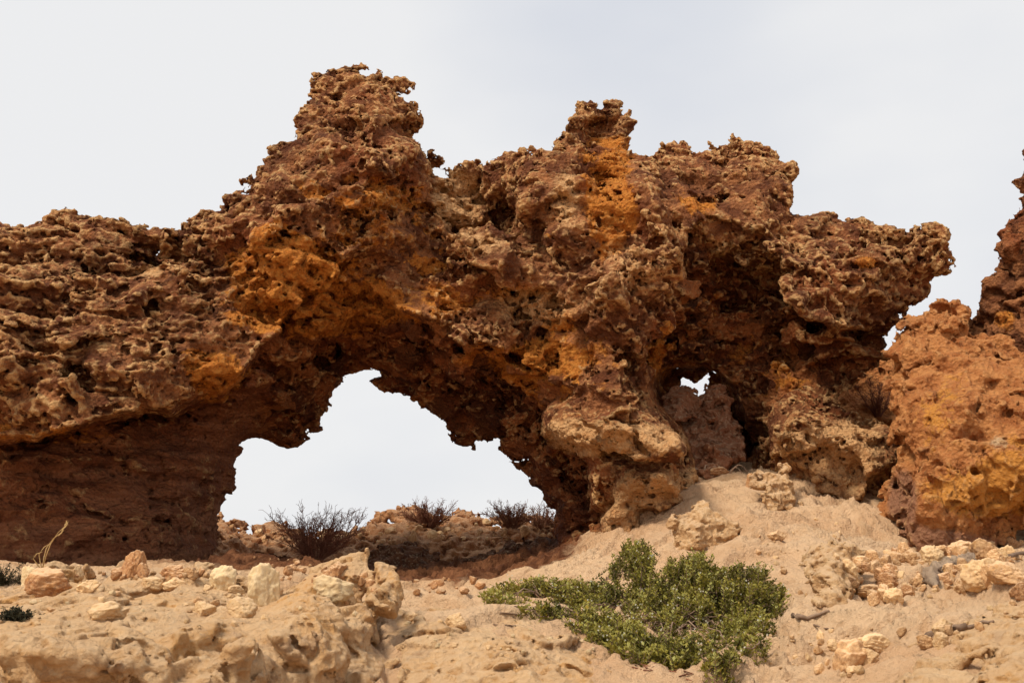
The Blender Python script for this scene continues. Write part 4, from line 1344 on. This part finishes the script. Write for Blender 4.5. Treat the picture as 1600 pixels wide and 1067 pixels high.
for a in [
    ('rounded_stone', 72, 926, 66, 36, 'rounded orange-brown stone at the far left of the ledge', M_BROWN, 1, 0.1),
    ('pale_stone', 50, 914, 34, 28, 'small cream stone behind the orange-brown one at far left', M_WHITE, 2, 0.1),
    ('leaning_stone', 118, 902, 20, 18, 'little leaning tan stone near the grass stalk', M_STONE, 3, 0.3),
    ('upright_stone', 205, 905, 36, 42, 'upright knobbly orange stone standing on the ledge rim below the cave wall', M_BROWN, 0, 0.05),
    ('small_stone', 222, 902, 18, 22, 'small brown stone leaning against the upright orange one', M_BROWN, 4, 0.1),
    ('small_stone', 186, 903, 26, 16, 'low brown stone left of the upright orange one', M_BROWN, 5, 0.1),
    ('flat_stone', 268, 903, 42, 20, 'low rust-brown pitted stone on the ledge rim', M_BROWN, 3, 0.1),
    ('small_stone', 298, 904, 22, 18, 'small tan stone right of the rust-brown pitted one', M_RUBBLE, 6, 0.1),
    ('white_stone', 341, 921, 38, 36, 'whitish stone with a knob on top', M_WHITE, 7, 0.1),
    ('flat_stone', 368, 927, 26, 13, 'flat tan stone between the knobbed and the tall whitish stones', M_STONE, 8, 0.1),
    ('tall_stone', 412, 944, 52, 62, 'tallest whitish stone, an upright slab leaning on the ledge', M_WHITE, 10, 0.15),
    ('pale_stone', 432, 934, 20, 16, 'small cream stone at the foot of the tall slab', M_STONE, 9, 0.1),
    ('lumpy_stone', 522, 936, 62, 38, 'lumpy cream stone on the block end of the ledge', M_WHITE, 6, 0.05),
    ('tan_stone', 270, 921, 36, 18, 'broad cream stone set into the ledge rim', M_STONE, 11, 0.0),
    ('tan_stone', 235, 918, 34, 16, 'low cream hump beside the broad cream stone', M_STONE, 12, 0.0),
    ('tan_stone', 135, 925, 34, 18, 'sloping tan stone right of the orange-brown rounded one', M_STONE, 13, 0.0),
    ('tan_stone', 165, 968, 56, 26, 'blocky peach stone half sunk in the ledge top', M_STONE, 5, 0.0),
    ('tan_stone', 318, 962, 36, 22, 'squarish peach stone half sunk near the ledge middle', M_STONE, 2, 0.0),
    ('tan_stone', 375, 962, 46, 28, 'large peach stone half sunk below the tall slab', M_STONE, 4, 0.0),
    ('yellow_stone', 640, 972, 26, 17, 'angular yellowish stone on the sand right of the ledge block', M_STONE, 1, 0.1),
    ('round_stone', 712, 978, 34, 20, 'rounded cream stone on the lip of the low bank', M_STONE, 3, 0.0),
    ('broken_stone', 1330, 1048, 58, 46, 'large broken peach stone at the bottom right', M_RUBBLE, 5, 0.05),
    ('broken_stone', 1372, 1018, 56, 26, 'flat-topped peach stone behind the large broken one', M_STONE, 8, 0.05),
    ('broken_stone', 1305, 1015, 26, 16, 'small wedge-shaped stone left of the large broken one', M_STONE, 10, 0.05),
    ('broken_stone', 1362, 1034, 26, 20, 'cubic tan stone between the two big broken ones', M_STONE, 2, 0.05),
    ('round_stone', 1398, 942, 26, 22, 'pale pointed stone at the lower end of the rubble', M_STONE, 7, 0.05),
    ('flat_stone', 1360, 932, 50, 18, 'flat orange stone at the left foot of the rubble', M_RUBBLE, 8, 0.05),
    ('big_stone', 1545, 876, 38, 32, 'biggest rounded orange stone in the rubble under the boulder', M_RUBBLE, 6, 0.05),
    ('flat_stone', 1505, 862, 44, 18, 'flat orange stone under the boulder rim', M_RUBBLE, 9, 0.05),
    ('dark_stone', 1580, 908, 60, 28, 'brown-grey stone beside the stick on the right', M_RUBBLE, 4, 0.05),
    ('jagged_stone', 1535, 915, 60, 40, 'jagged yellowish pitted stone at the rubble edge', M_STONE, 0, 0.05),
    ('dark_stone', 1595, 933, 30, 22, 'dark red stone on the sand at the right edge', M_BROWN, 3, 0.05),
    ('pair_stone', 1450, 1012, 30, 20, 'left round stone of the pair by the dark stick', M_RUBBLE, 6, 0.05),
    ('pair_stone', 1470, 1012, 24, 22, 'right round stone of the pair by the dark stick', M_STONE, 12, 0.05),
    ('cream_stone', 1478, 990, 36, 22, 'cream stone above the dark stick', M_STONE, 11, 0.05),
    ('shaded_stone', 520, 905, 40, 28, 'dark stone on the shaded floor under the arch', M_BROWN, 9, 0.05),
    ('cave_stone', 1180, 762, 30, 22, 'brown stone in the hollow beside the skeletal rock', M_BROWN, 2, 0.05),
    ('cave_stone', 1125, 742, 36, 14, 'flat brown stone on the hollow floor behind the bleached twigs', M_BROWN, 8, 0.05),
    ('slab_stone', 1215, 843, 30, 14, 'half-buried tan stone on the sand slope', M_RUBBLE, 13, 0.05),
]:
    put_stone(a[0], a[1], a[2], a[3], a[4], a[5], 'stone', a[6], kind=a[7], rot=a[8] * 3, sink=0.26, tilt=0.12)


def inside(poly, u, v):
    c = False
    n = len(poly)
    for i in range(n):
        x1, y1 = poly[i]
        x2, y2 = poly[i - 1]
        if (y1 > v) != (y2 > v) and u < (x2 - x1) * (v - y1) / (y2 - y1) + x1:
            c = not c
    return c


def scatter(poly, n, s0, s1, name, label, group, mats, keys=None, power=2.0, flat=0.7, small=True):
    us = [p[0] for p in poly]
    vs_ = [p[1] for p in poly]
    k = 0
    for _ in range(n * 30):
        if k >= n:
            break
        u = random.uniform(min(us), max(us))
        v = random.uniform(min(vs_), max(vs_))
        if not inside(poly, u, v):
            continue
        s = s0 + (s1 - s0) * random.random() ** power
        put_stone(name, u, v, s, s * random.uniform(flat * 0.7, flat * 1.2), label, 'stone', random.choice(mats), group, kind=random.randrange(40), sink=random.uniform(0.15, 0.42), keys=keys, small=small and s < 20, tilt=0.4, depth=random.uniform(.6, 1.1))
        k += 1


scatter([(1330, 875), (1400, 862), (1470, 862), (1560, 850), (1600, 845), (1600, 895), (1530, 925), (1460, 932), (1400, 945), (1350, 935), (1325, 905)], 150, 9, 32, 'rubble_stone',
        'broken tan or orange stone in the rubble heap under the boulder', 'rubble stones under the boulder', [M_RUBBLE, M_RUBBLE, M_STONE, M_BROWN, M_RUBBLE], small=False)
scatter([(10, 930), (300, 915), (540, 935), (560, 970), (300, 985), (0, 975)], 48, 5, 16, 'ledge_pebble',
        'small cream pebble lying on top of the limestone ledge', 'pebbles on the ledge', [M_STONE, M_STONE, M_WHITE, M_RUBBLE], keys=['ledge'])
scatter([(110, 905), (330, 905), (330, 895), (110, 893)], 26, 7, 18, 'rim_pebble', 'small brown pebble along the rim below the cave wall', 'pebbles below the cave wall', [M_BROWN, M_RUBBLE])
scatter([(600, 965), (900, 985), (1000, 1050), (640, 1010)], 44, 3, 12, 'bank_pebble', 'tiny pale pebble on the low sandy bank', 'pebbles on the bank', [M_STONE, M_WHITE])
scatter([(1180, 830), (1280, 800), (1330, 830), (1260, 1050), (1200, 1050)], 100, 3, 11, 'sand_pebble', 'tiny tan pebble on the sand right of the bush', 'pebbles on the sand slope', [M_RUBBLE, M_STONE], power=3)
scatter([(1260, 980), (1400, 960), (1420, 1000), (1330, 1060), (1260, 1050)], 34, 5, 20, 'sand_stone', 'small peach stone around the large broken stones', 'stones around the broken stones', [M_STONE, M_RUBBLE])
scatter([(1420, 1010), (1600, 930), (1600, 960), (1450, 1020)], 24, 5, 16, 'slab_pebble', 'small stone along the upper edge of the corner slab', 'pebbles along the slab', [M_STONE, M_RUBBLE])
scatter([(380, 860), (560, 900), (840, 900), (820, 925), (600, 930), (420, 905)], 70, 5, 20, 'floor_stone', 'dark stone on the shaded floor beneath the arch', 'stones on the arch floor', [M_BROWN])
scatter([(350, 822), (480, 840), (640, 815), (860, 820), (860, 845), (600, 850), (360, 850)], 60, 5, 20, 'ridge_stone', 'tan stone on the ridge behind the arch', 'stones on the ridge', [M_RUBBLE, M_STONE], keys=['ridge'])


# ------------------------------------------------------------------ plants and wood
class Mesh:
    def __init__(self):
        self.v = []
        self.f = []
        self.a = []

    def tube(self, pts, r0, r1, n=4, jit=0.0, tint=0.0):
        pts = [Vector(p) for p in pts]
        b = len(self.v)
        for i, p in enumerate(pts):
            d = (pts[min(i + 1, len(pts) - 1)] - pts[max(i - 1, 0)]).normalized()
            a = d.orthogonal().normalized()
            c = d.cross(a)
            r = r0 + (r1 - r0) * i / max(1, len(pts) - 1)
            for k in range(n):
                t = 2 * math.pi * k / n
                q = r * (1 + random.uniform(-jit, jit))
                self.v.append(p + a * (q * math.cos(t)) + c * (q * math.sin(t)))
                self.a.append(tint)
        for i in range(len(pts) - 1):
            for k in range(n):
                k2 = (k + 1) % n
                self.f.append((b + i * n + k, b + i * n + k2, b + (i + 1) * n + k2, b + (i + 1) * n + k))
        if n == 4:
            self.f.append((b + 3, b + 2, b + 1, b))
            e = b + (len(pts) - 1) * n
            self.f.append((e, e + 1, e + 2, e + 3))
        else:
            for e, s in ((b, -1), (b + (len(pts) - 1) * n, 1)):
                for k in range(1, n - 2, 2):
                    q = (e, e + k, e + k + 1, e + k + 2)
                    self.f.append(q if s > 0 else q[::-1])

    def leaf(self, p, d, L, W, tint, nrm):
        side = d.cross(nrm)
        if side.length < 1e-4:
            side = d.orthogonal()
        side.normalize()
        up = side.cross(d).normalized()
        b = len(self.v)
        for q in (p, p + d * L * 0.55 + side * W - up * W * 0.25, p + d * L + up * (-L * 0.12), p + d * L * 0.55 - side * W - up * W * 0.25, p + d * L * 0.6 + up * W * 0.15):
            self.v.append(q)
            self.a.append(tint)
        self.f.append((b, b + 1, b + 2, b + 4))
        self.f.append((b, b + 4, b + 2, b + 3))

    def build(self, name, mat, parent=None, origin=None):
        V = np.array([x[:] for x in self.v], F32)
        return mesh_obj(name, V, np.array(self.f), mat, parent, origin, {'tint': np.array(self.a)})


def path(p, d, L, n, wob, drop=0.0):
    p = Vector(p)
    d = Vector(d).normalized()
    out = [p.copy()]
    for i in range(n):
        d = (d + Vector((random.gauss(0, wob), random.gauss(0, wob), random.gauss(0, wob) - drop))).normalized()
        p = p + d * (L / n)
        out.append(p.copy())
    return out


# ---- green bush
BUSH = [(745, 930), (790, 907), (830, 903), (870, 902), (950, 907), (957, 878), (976, 848), (1000, 840), (1018, 848), (1021, 875), (1012, 900), (1035, 895), (1047, 868), (1062, 873), (1077, 860), (1095, 860),
        (1110, 870), (1130, 887), (1150, 880), (1190, 885), (1203, 885), (1208, 907), (1232, 917), (1226, 945), (1212, 980), (1200, 1000), (1178, 1008), (1150, 1018), (1138, 1036), (1100, 1031), (1070, 1040),
        (1030, 1028), (1000, 1022), (950, 1010), (900, 982), (860, 962), (800, 943)]
BY = rbf([(745, 930, 8.6), (830, 910, 8.0), (900, 900, 7.8), (900, 980, 7.0), (1000, 840, 7.9), (1000, 900, 7.5), (1000, 1020, 6.4), (1090, 860, 7.6), (1090, 950, 6.9), (1090, 1035, 6.15), (1200, 880, 7.8),
          (1230, 920, 7.5), (1200, 1000, 6.6)]).astype(F32)


def build_bush():
    base = hit(1080, 985, ['ground'])[0]
    root = empty('saltbush', base)
    tag(root, 'sprawling green leafy bush growing on the sand slope in front of the arch', 'bush')
    fo = Mesh()
    st = Mesh()
    fl = Mesh()
    dead = Mesh()
    n = 0
    hub = [Vector(hit(u, v, ['ground'])[0]) for (u, v) in ((1080, 985), (1000, 965), (1150, 970), (930, 950), (1190, 950), (850, 935))]
    hub = [h + Vector((0, 0.35, -0.02)) for h in hub]
    while n < 3000:
        u = random.uniform(740, 1240)
        v = random.uniform(835, 1045)
        if not inside(BUSH, u, v):
            continue
        if ((u - 970) / 22) ** 2 + ((v - 900) / 11) ** 2 < 1 and random.random() < 0.9:
            continue
        if ((u - 1013) / 10) ** 2 + ((v - 975) / 9) ** 2 < 1:
            continue
        clump = float(perlin(np.array([[u / 38.0, v / 28.0, 0.5]], F32), 77)[0])
        if random.random() > 0.82 + clump * 0.75:
            continue
        y = float(samp(BY, np.array([u]), np.array([v]))[0]) + random.random() ** 1.5 * 0.55 - 0.10 + 0.22 * (-clump)
        gy = hit(u, v, ['ground', 'bank'])
        if gy is not None:
            y = min(y, gy[0].y - 0.03 - 0.25 * random.random())
        p = Vector(at(u, v, y))
        n += 1
        tall = random.random() < 0.10
        out = Vector(((u - 1040) / 420, -0.28, 0.75))
        d = (out + Vector((random.gauss(0, .35), random.gauss(0, .35), random.gauss(0, .2)))).normalized()
        L = random.uniform(0.07, 0.19)
        if tall:
            p = p + Vector((0, -0.10, 0.03))
            d = (d + Vector((0, -0.1, 0.9))).normalized()
            L = random.uniform(0.13, 0.22)
        pts = path(p - d * L, d, L, 4, 0.12)
        st.tube(pts, 0.0028, 0.0015, 3)
        tb = min(1, max(0, 0.30 + 0.5 * clump + random.gauss(0, 0.16)))
        if tall:
            tb = random.uniform(0.62, 0.9)
        m = random.randint(15, 24)
        for k in range(m):
            t = (k + random.random()) / m
            i = min(3, int(t * 4))
            q = pts[i].lerp(pts[i + 1], t * 4 - i)
            a = k * 2.4 + random.random()
            o = Vector((math.cos(a), math.sin(a), random.uniform(0.1, 0.9)))
            ld = (o + d * random.uniform(0.2, 0.9)).normalized()
            lt = min(0.92, max(0, tb + random.gauss(0, 0.13)))
            if random.random() < 0.012:
                lt = 1.0
            S = random.uniform(0.7, 1.25)
            fo.leaf(q, ld, 0.026 * S, 0.0075 * S, lt, d)
        if random.random() < 0.06:
            for _ in range(2):
                q = pts[-1] + Vector((random.uniform(-.02, .02), random.uniform(-.03, 0), random.uniform(-.01, .02)))
                for a in range(4):
                    dd = Vector((math.cos(a * 1.57), -0.6, math.sin(a * 1.57)))
                    fl.leaf(q, dd.normalized(), 0.006, 0.003, 0, Vector((0, -1, 0)))
        if random.random() < 0.05:
            h = min(hub, key=lambda x: (x - p).length)
            mid = p.lerp(h, 0.5) + Vector((random.gauss(0, .05), random.gauss(0, .05), random.uniform(0, .08)))
            a = p - d * L
            st.tube([h, h.lerp(mid, .5) + Vector((random.gauss(0, .02), 0, random.uniform(0, .03))), mid, mid.lerp(a, .5), a], 0.006, 0.0025, 4)
    # creeping woody runners at the edges
    for (a, b, r) in (((800, 955), (860, 972), .005), ((1100, 1030), (1112, 1064), .004), ((770, 940), (830, 930), .006), ((820, 925), (900, 968), .008), ((1195, 1000), (1140, 1035), .006)):
        pa = Vector(hit(*a)[0])
        pb = Vector(hit(*b)[0])
        pp = [pa.lerp(pb, t / 6) + Vector((random.gauss(0, .02), random.gauss(0, .02), 0.012 + random.uniform(0, .03))) for t in range(7)]
        st.tube(pp, r, r * 0.6, 4)
    fo.build('foliage', M_LEAF, root, base)
    st.build('stems', M_STEM, root, base)
    fl.build('flowers', M_FLOWER, root, base)


build_bush()


def dry_shrub(u, v, wpx, hpx, label, keys, n=42, dens=1.0, mat=None, lean=0.0, thick=1.0):
    hh = hit(u, v, keys) or hit(u, v + 10, keys) or hit(u, v + 20, keys) or hit(u, v + 30)
    p0 = Vector(hh[0])
    s = (p0 - Vector(EYE)).length / FPX
    W = wpx * s
    H = hpx * s
    root = empty('dry_shrub', p0)
    tag(root, label, 'shrub', 'dry shrubs behind the arch')
    main = Mesh()
    tw = Mesh()
    for k in range(n):
        a = random.uniform(0, 6.28)
        sp = random.random() ** 0.7
        d = Vector((math.cos(a) * sp * W / H * 0.75 + lean, math.sin(a) * sp * W / H * 0.5, 1.0 - 0.45 * sp))
        L = H * random.uniform(0.55, 1.08) * (0.85 + 0.3 * sp)
        b = p0 + Vector((math.cos(a) * W * 0.08, math.sin(a) * W * 0.08, -0.03))
        pts = path(b, d, L, 7, 0.13)
        main.tube(pts, 0.008 * thick, 0.003 * thick, 3)
        for j in range(int(9 * dens)):
            t = random.uniform(0.2, 1.0)
            i = min(6, int(t * 7))
            q = pts[i].lerp(pts[i + 1], t * 7 - i)
            dd = (pts[i + 1] - pts[i]).normalized() + Vector((random.gauss(0, .6), random.gauss(0, .6), random.gauss(0.1, .4)))
            tp = path(q, dd, L * random.uniform(0.10, 0.28), 3, 0.25)
            tw.tube(tp, 0.0036 * thick, 0.002 * thick, 3)
            for z in range(2):
                e = tp[random.randint(1, 3)]
                tw.tube(path(e, dd + Vector((random.gauss(0, .8), random.gauss(0, .8), random.gauss(0, .6))), L * random.uniform(.04, .1), 2, .3), 0.003 * thick, 0.002 * thick, 3)
    main.build('branches', mat or M_TWIG, root, p0)
    tw.build('twigs', mat or M_TWIG, root, p0)
    return root


dry_shrub(492, 872, 88, 80, 'largest dry dark twiggy shrub, left in the arch opening', ['ground', 'ridge', 'mound'], n=70, dens=2.0, thick=0.8)
dry_shrub(670, 822, 66, 46, 'middle dry shrub on top of the ridge seen through the arch', ['ridge'], n=70, dens=1.6, thick=0.9)
dry_shrub(800, 824, 44, 44, 'reddish dry shrub on the ridge, right in the arch opening', ['ridge'], n=60, dens=1.6, mat=M_RUST)
dry_shrub(846, 826, 46, 38, 'sparse dry shrub against the right foot of the arch opening', ['ridge'], n=40, dens=1.3, mat=M_RUST)
dry_shrub(1372, 648, 46, 56, 'dark twiggy shrub in the gap between arch and boulder', ['outcrop', 'arch'], n=30, dens=1.4)


def small_plant(name, u, v, wpx, hpx, label, n, keys=None):
    hh = hit(u, v, keys)
    p0 = Vector(hh[0])
    s = (p0 - Vector(EYE)).length / FPX
    m = Mesh()
    for k in range(n):
        b = p0 + Vector((random.gauss(0, wpx * s * .22), random.gauss(0, wpx * s * .15), -0.01))
        d = Vector((random.gauss(0, .5), random.gauss(0, .5), 1))
        L = hpx * s * random.uniform(.4, 1.0)
        pts = path(b, d, L, 4, .15)
        m.tube(pts, .003, .0015, 3)
        for j in range(9):
            q = pts[random.randint(1, 4)]
            dd = Vector((random.gauss(0, 1), random.gauss(0, 1), random.gauss(.3, .6))).normalized()
            m.leaf(q, dd, .022, .007, 0, Vector((0, 0, 1)))
    o = m.build(name, M_DARKLEAF, None, p0)
    tag(o, label, 'plant')
    return o


small_plant('dark_shrub', 8, 912, 50, 34, 'dark green-black shrub at the left edge below the cave wall', 70)
small_plant('ledge_plant', 26, 966, 60, 20, 'low dark plant on the ledge at the left edge', 60)

# ---- grass stalk
p0 = Vector(hit(64, 892)[0])
m = Mesh()
tip = Vector(at(106, 818, p0.y - 0.05))
for k, (du, dv) in enumerate(((0, 0), (-8, 12), (-26, 30), (-40, 44))):
    tp = Vector(at(106 + du, 818 + dv, p0.y - 0.03 * k))
    c = p0.lerp(tp, .5) + Vector((-0.03 - .01 * k, 0, 0.02))
    m.tube([p0 + Vector((.01 * k, 0, -.02)), p0.lerp(c, .5) + Vector((0, 0, .005)), c, c.lerp(tp, .5) + Vector((-.008, 0, .01)), tp], .0045, .002, 4)
for k in range(10):
    q = p0.lerp(tip, .7 + .03 * k) + Vector((-.01, 0, .01))
    m.leaf(q, (tip - p0).normalized() + Vector((random.gauss(0, .3), 0, 0)), .03, .004, 0, Vector((0, -1, 0)))
tag(m.build('grass_stalk', M_STRAW, None, p0), 'single dry straw-coloured grass stalk leaning before the cave wall', 'grass stalk')


# ---- dead wood
def stick(name, pts, r0, r1, label, mat, cat='stick', jit=0.12, keys=None, lift=0.6, n=6):
    P = []
    for (u, v) in pts:
        P.append(Vector(hit(u, v, keys)[0]) + Vector((0, 0, r0 * lift)))
    out = []
    for a, b in zip(P, P[1:]):
        for t in (0, .33, .66):
            out.append(a.lerp(b, t) + Vector((random.gauss(0, r0 * .25), random.gauss(0, r0 * .25), random.gauss(0, r0 * .2))))
    out.append(P[-1])
    m = Mesh()
    m.tube(out, r0, r1, n, jit)
    tag(m.build(name, mat, None, out[0]), label, cat)


stick('stick', [(1452, 998), (1480, 988), (1510, 982)], .022, .016, 'thick dark stick lying across the stones at lower right', M_STEM)
stick('stick', [(1508, 984), (1530, 977), (1552, 973)], .013, .006, 'thin dark twig end beyond the thick stick at lower right', M_STEM)
stick('driftwood', [(1238, 964), (1262, 968), (1280, 962), (1296, 957)], .018, .007, 'curved grey driftwood stick on the sand right of the bush', M_STEM)
stick('twig', [(1272, 977), (1290, 983), (1302, 982)], .007, .004, 'short forked twig below the curved driftwood', M_STEM)
stick('long_stick', [(1540, 874), (1565, 873), (1600, 866), (1625, 864)], .018, .012, 'brown root-like stick running to the right edge in the rubble', M_STEM)
stick('twig', [(780, 958), (800, 960), (822, 961)], .006, .003, 'thin grey twig on the sand left of the bush', M_STEM)
stick('twig', [(772, 976), (790, 977), (806, 978)], .005, .003, 'lower thin twig on the sand below the first', M_STEM)
for k in range(16):
    u = random.uniform(985, 1075)
    v = 1040 + (u - 985) * 0.12 + random.gauss(0, 5)
    stick('litter_twig', [(u, v), (u + random.uniform(8, 22), v + random.uniform(-5, 6))], .004, .002, 'short dark litter twig on the sand under the bush', M_TWIG, n=3)
    COL.objects[-1]['group'] = 'litter twigs under the bush'
root_p = Vector(hit(1118, 742, ['ground'])[0])
m = Mesh()
for k in range(9):
    a = root_p + Vector((random.uniform(-.18, .18), random.uniform(-.1, .1), 0))
    b = a + Vector((random.uniform(-.22, .22), random.uniform(-.05, .05), random.uniform(-.02, .04)))
    c = a.lerp(b, .5) + Vector((0, 0, random.uniform(.08, .2)))
    pp = [a * ((1 - t) ** 2) + c * (2 * t * (1 - t)) * 1.0 + b * (t * t) for t in [i / 7 for i in range(8)]]
    m.tube(pp, .011, .005, 5, .1)
tag(m.build('dead_branch', M_WOOD, None, root_p), 'tangle of bleached dead twigs in the hollow above the sand slope', 'dead branch')

# ---- gnarled grey root on the rubble
gm = Mesh()
gp = [Vector(hit(u, v)[0]) for (u, v) in ((1432, 912), (1452, 902), (1475, 892), (1500, 884), (1530, 874))]
gp = [p + Vector((0, -0.02, 0.02)) for p in gp]


def thick_tube(pts, rad, n=18, sub=10):
    out_v = []
    P = []
    for i in range(len(pts) - 1):
        for t in range(sub):
            P.append((pts[i].lerp(pts[i + 1], t / sub), rad[i] + (rad[i + 1] - rad[i]) * t / sub))
    P.append((pts[-1], rad[-1]))
    V = []
    F = []
    for i, (p, r) in enumerate(P):
        d = (P[min(i + 1, len(P) - 1)][0] - P[max(i - 1, 0)][0]).normalized()
        a = d.cross(Vector((0, 0, 1))).normalized()
        c = d.cross(a)
        for k in range(n):
            th = 2 * math.pi * k / n
            V.append(p + (a * math.cos(th) + c * math.sin(th)) * r)
    for i in range(len(P) - 1):
        for k in range(n):
            F.append((i * n + k, i * n + (k + 1) % n, (i + 1) * n + (k + 1) % n, (i + 1) * n + k))
    V = np.array([v[:] for v in V], F32)
    C = np.array([p[:] for p, r in P], F32).repeat(n, 0)
    nd = V - C
    k = 1 + 0.75 * fbm(V * F32(13), 5, 4) + 0.7 * (ridge(V * np.array([18, 18, 34], F32), 8, 2) - .5)
    return C + nd * k[:, None].astype(F32), np.array(F)


V1, F1 = thick_tube(gp, [.010, .045, .062, .055, .010])
V2, F2 = thick_tube([gp[1], Vector(hit(1462, 922)[0]) + Vector((0, -.02, .02))], [.06, .004])
V3, F3 = thick_tube([gp[3], gp[3] + Vector((.10, -.05, .03)), gp[3] + Vector((.22, -.08, -.04))], [.06, .045, .004])
V4, F4 = thick_tube([gp[3], gp[3] + Vector((.05, .1, .09)), gp[3] + Vector((.13, .16, .15))], [.05, .03, .004])
VV = np.concatenate([V1, V2, V3])
FF = np.concatenate([F1, F2 + len(V1), F3 + len(V1) + len(V2)])
tag(mesh_obj('gnarled_root', VV, FF, M_GREYWOOD), 'gnarled grey weathered root lying on the rubble under the boulder', 'root')


# ------------------------------------------------------------------ light, sky, camera
SUN_DIR = Vector((-0.44, -0.36, 0.82)).normalized()      # towards the sun
elev = math.asin(SUN_DIR.z)
azim = math.atan2(SUN_DIR.x, SUN_DIR.y)
L = bpy.data.lights.new('sun', 'SUN')
L.energy = 3.7
L.angle = math.radians(14)
L.color = (1.0, 0.91, 0.77)
lo_ = bpy.data.objects.new('sun', L)
COL.objects.link(lo_)
lo_.rotation_euler = (-SUN_DIR).to_track_quat('-Z', 'Y').to_euler()

w = bpy.data.worlds.new('World')
scene.world = w
w.use_nodes = True
nt = w.node_tree
nt.nodes.clear()
wo = nt.nodes.new('ShaderNodeOutputWorld')
bg = nt.nodes.new('ShaderNodeBackground')
sky = nt.nodes.new('ShaderNodeTexSky')
sky.sky_type = 'NISHITA'
sky.sun_disc = False
sky.sun_elevation = elev
sky.sun_rotation = azim
bg.inputs[1].default_value = 0.1
tc = nt.nodes.new('ShaderNodeTexCoord')
mp = nt.nodes.new('ShaderNodeMapping')
mp.inputs['Scale'].default_value = (1.0, 1.0, 2.2)
nz = nt.nodes.new('ShaderNodeTexNoise')
nz.inputs['Scale'].default_value = 1.5
nz.inputs['Detail'].default_value = 5
nz.inputs['Roughness'].default_value = 0.45
rp = nt.nodes.new('ShaderNodeValToRGB')
rp.color_ramp.elements[0].position = 0.34
rp.color_ramp.elements[0].color = (6.5, 6.85, 7.65, 1)
rp.color_ramp.elements[1].position = 0.58
rp.color_ramp.elements[1].color = (8.7, 8.72, 8.8, 1)
mx = nt.nodes.new('ShaderNodeMix')
mx.data_type = 'RGBA'
mx.inputs[0].default_value = 0.96
nt.links.new(tc.outputs['Generated'], mp.inputs[0])
nt.links.new(mp.outputs[0], nz.inputs['Vector'])
sxyz = nt.nodes.new('ShaderNodeSeparateXYZ')
nt.links.new(tc.outputs['Generated'], sxyz.inputs[0])
ma = nt.nodes.new('ShaderNodeMath')
ma.operation = 'MULTIPLY_ADD'
ma.inputs[1].default_value = -0.22
nt.links.new(sxyz.outputs[0], ma.inputs[0])
nt.links.new(nz.outputs['Fac'], ma.inputs[2])
nt.links.new(ma.outputs[0], rp.inputs[0])
nt.links.new(sky.outputs[0], mx.inputs[6])
nt.links.new(rp.outputs[0], mx.inputs[7])
nt.links.new(mx.outputs[2], bg.inputs[0])
nt.links.new(bg.outputs[0], wo.inputs[0])

cam = bpy.data.cameras.new('camera')
co = bpy.data.objects.new('camera', cam)
COL.objects.link(co)
co.location = EYE
co.rotation_euler = (math.pi / 2 + PITCH, 0, 0)
cam.sensor_width = 36
cam.lens = FPX / 1600 * 36
cam.clip_start = 0.05
cam.clip_end = 5000
cam.dof.use_dof = True
cam.dof.focus_distance = 12.0
cam.dof.aperture_fstop = 8.0
scene.camera = co
vs = scene.view_settings
vs.view_transform = 'Standard'
vs.look = 'None'
vs.exposure = 0.0
vs.gamma = 1.0
scene.cycles.max_bounces = 6
scene.cycles.diffuse_bounces = 4
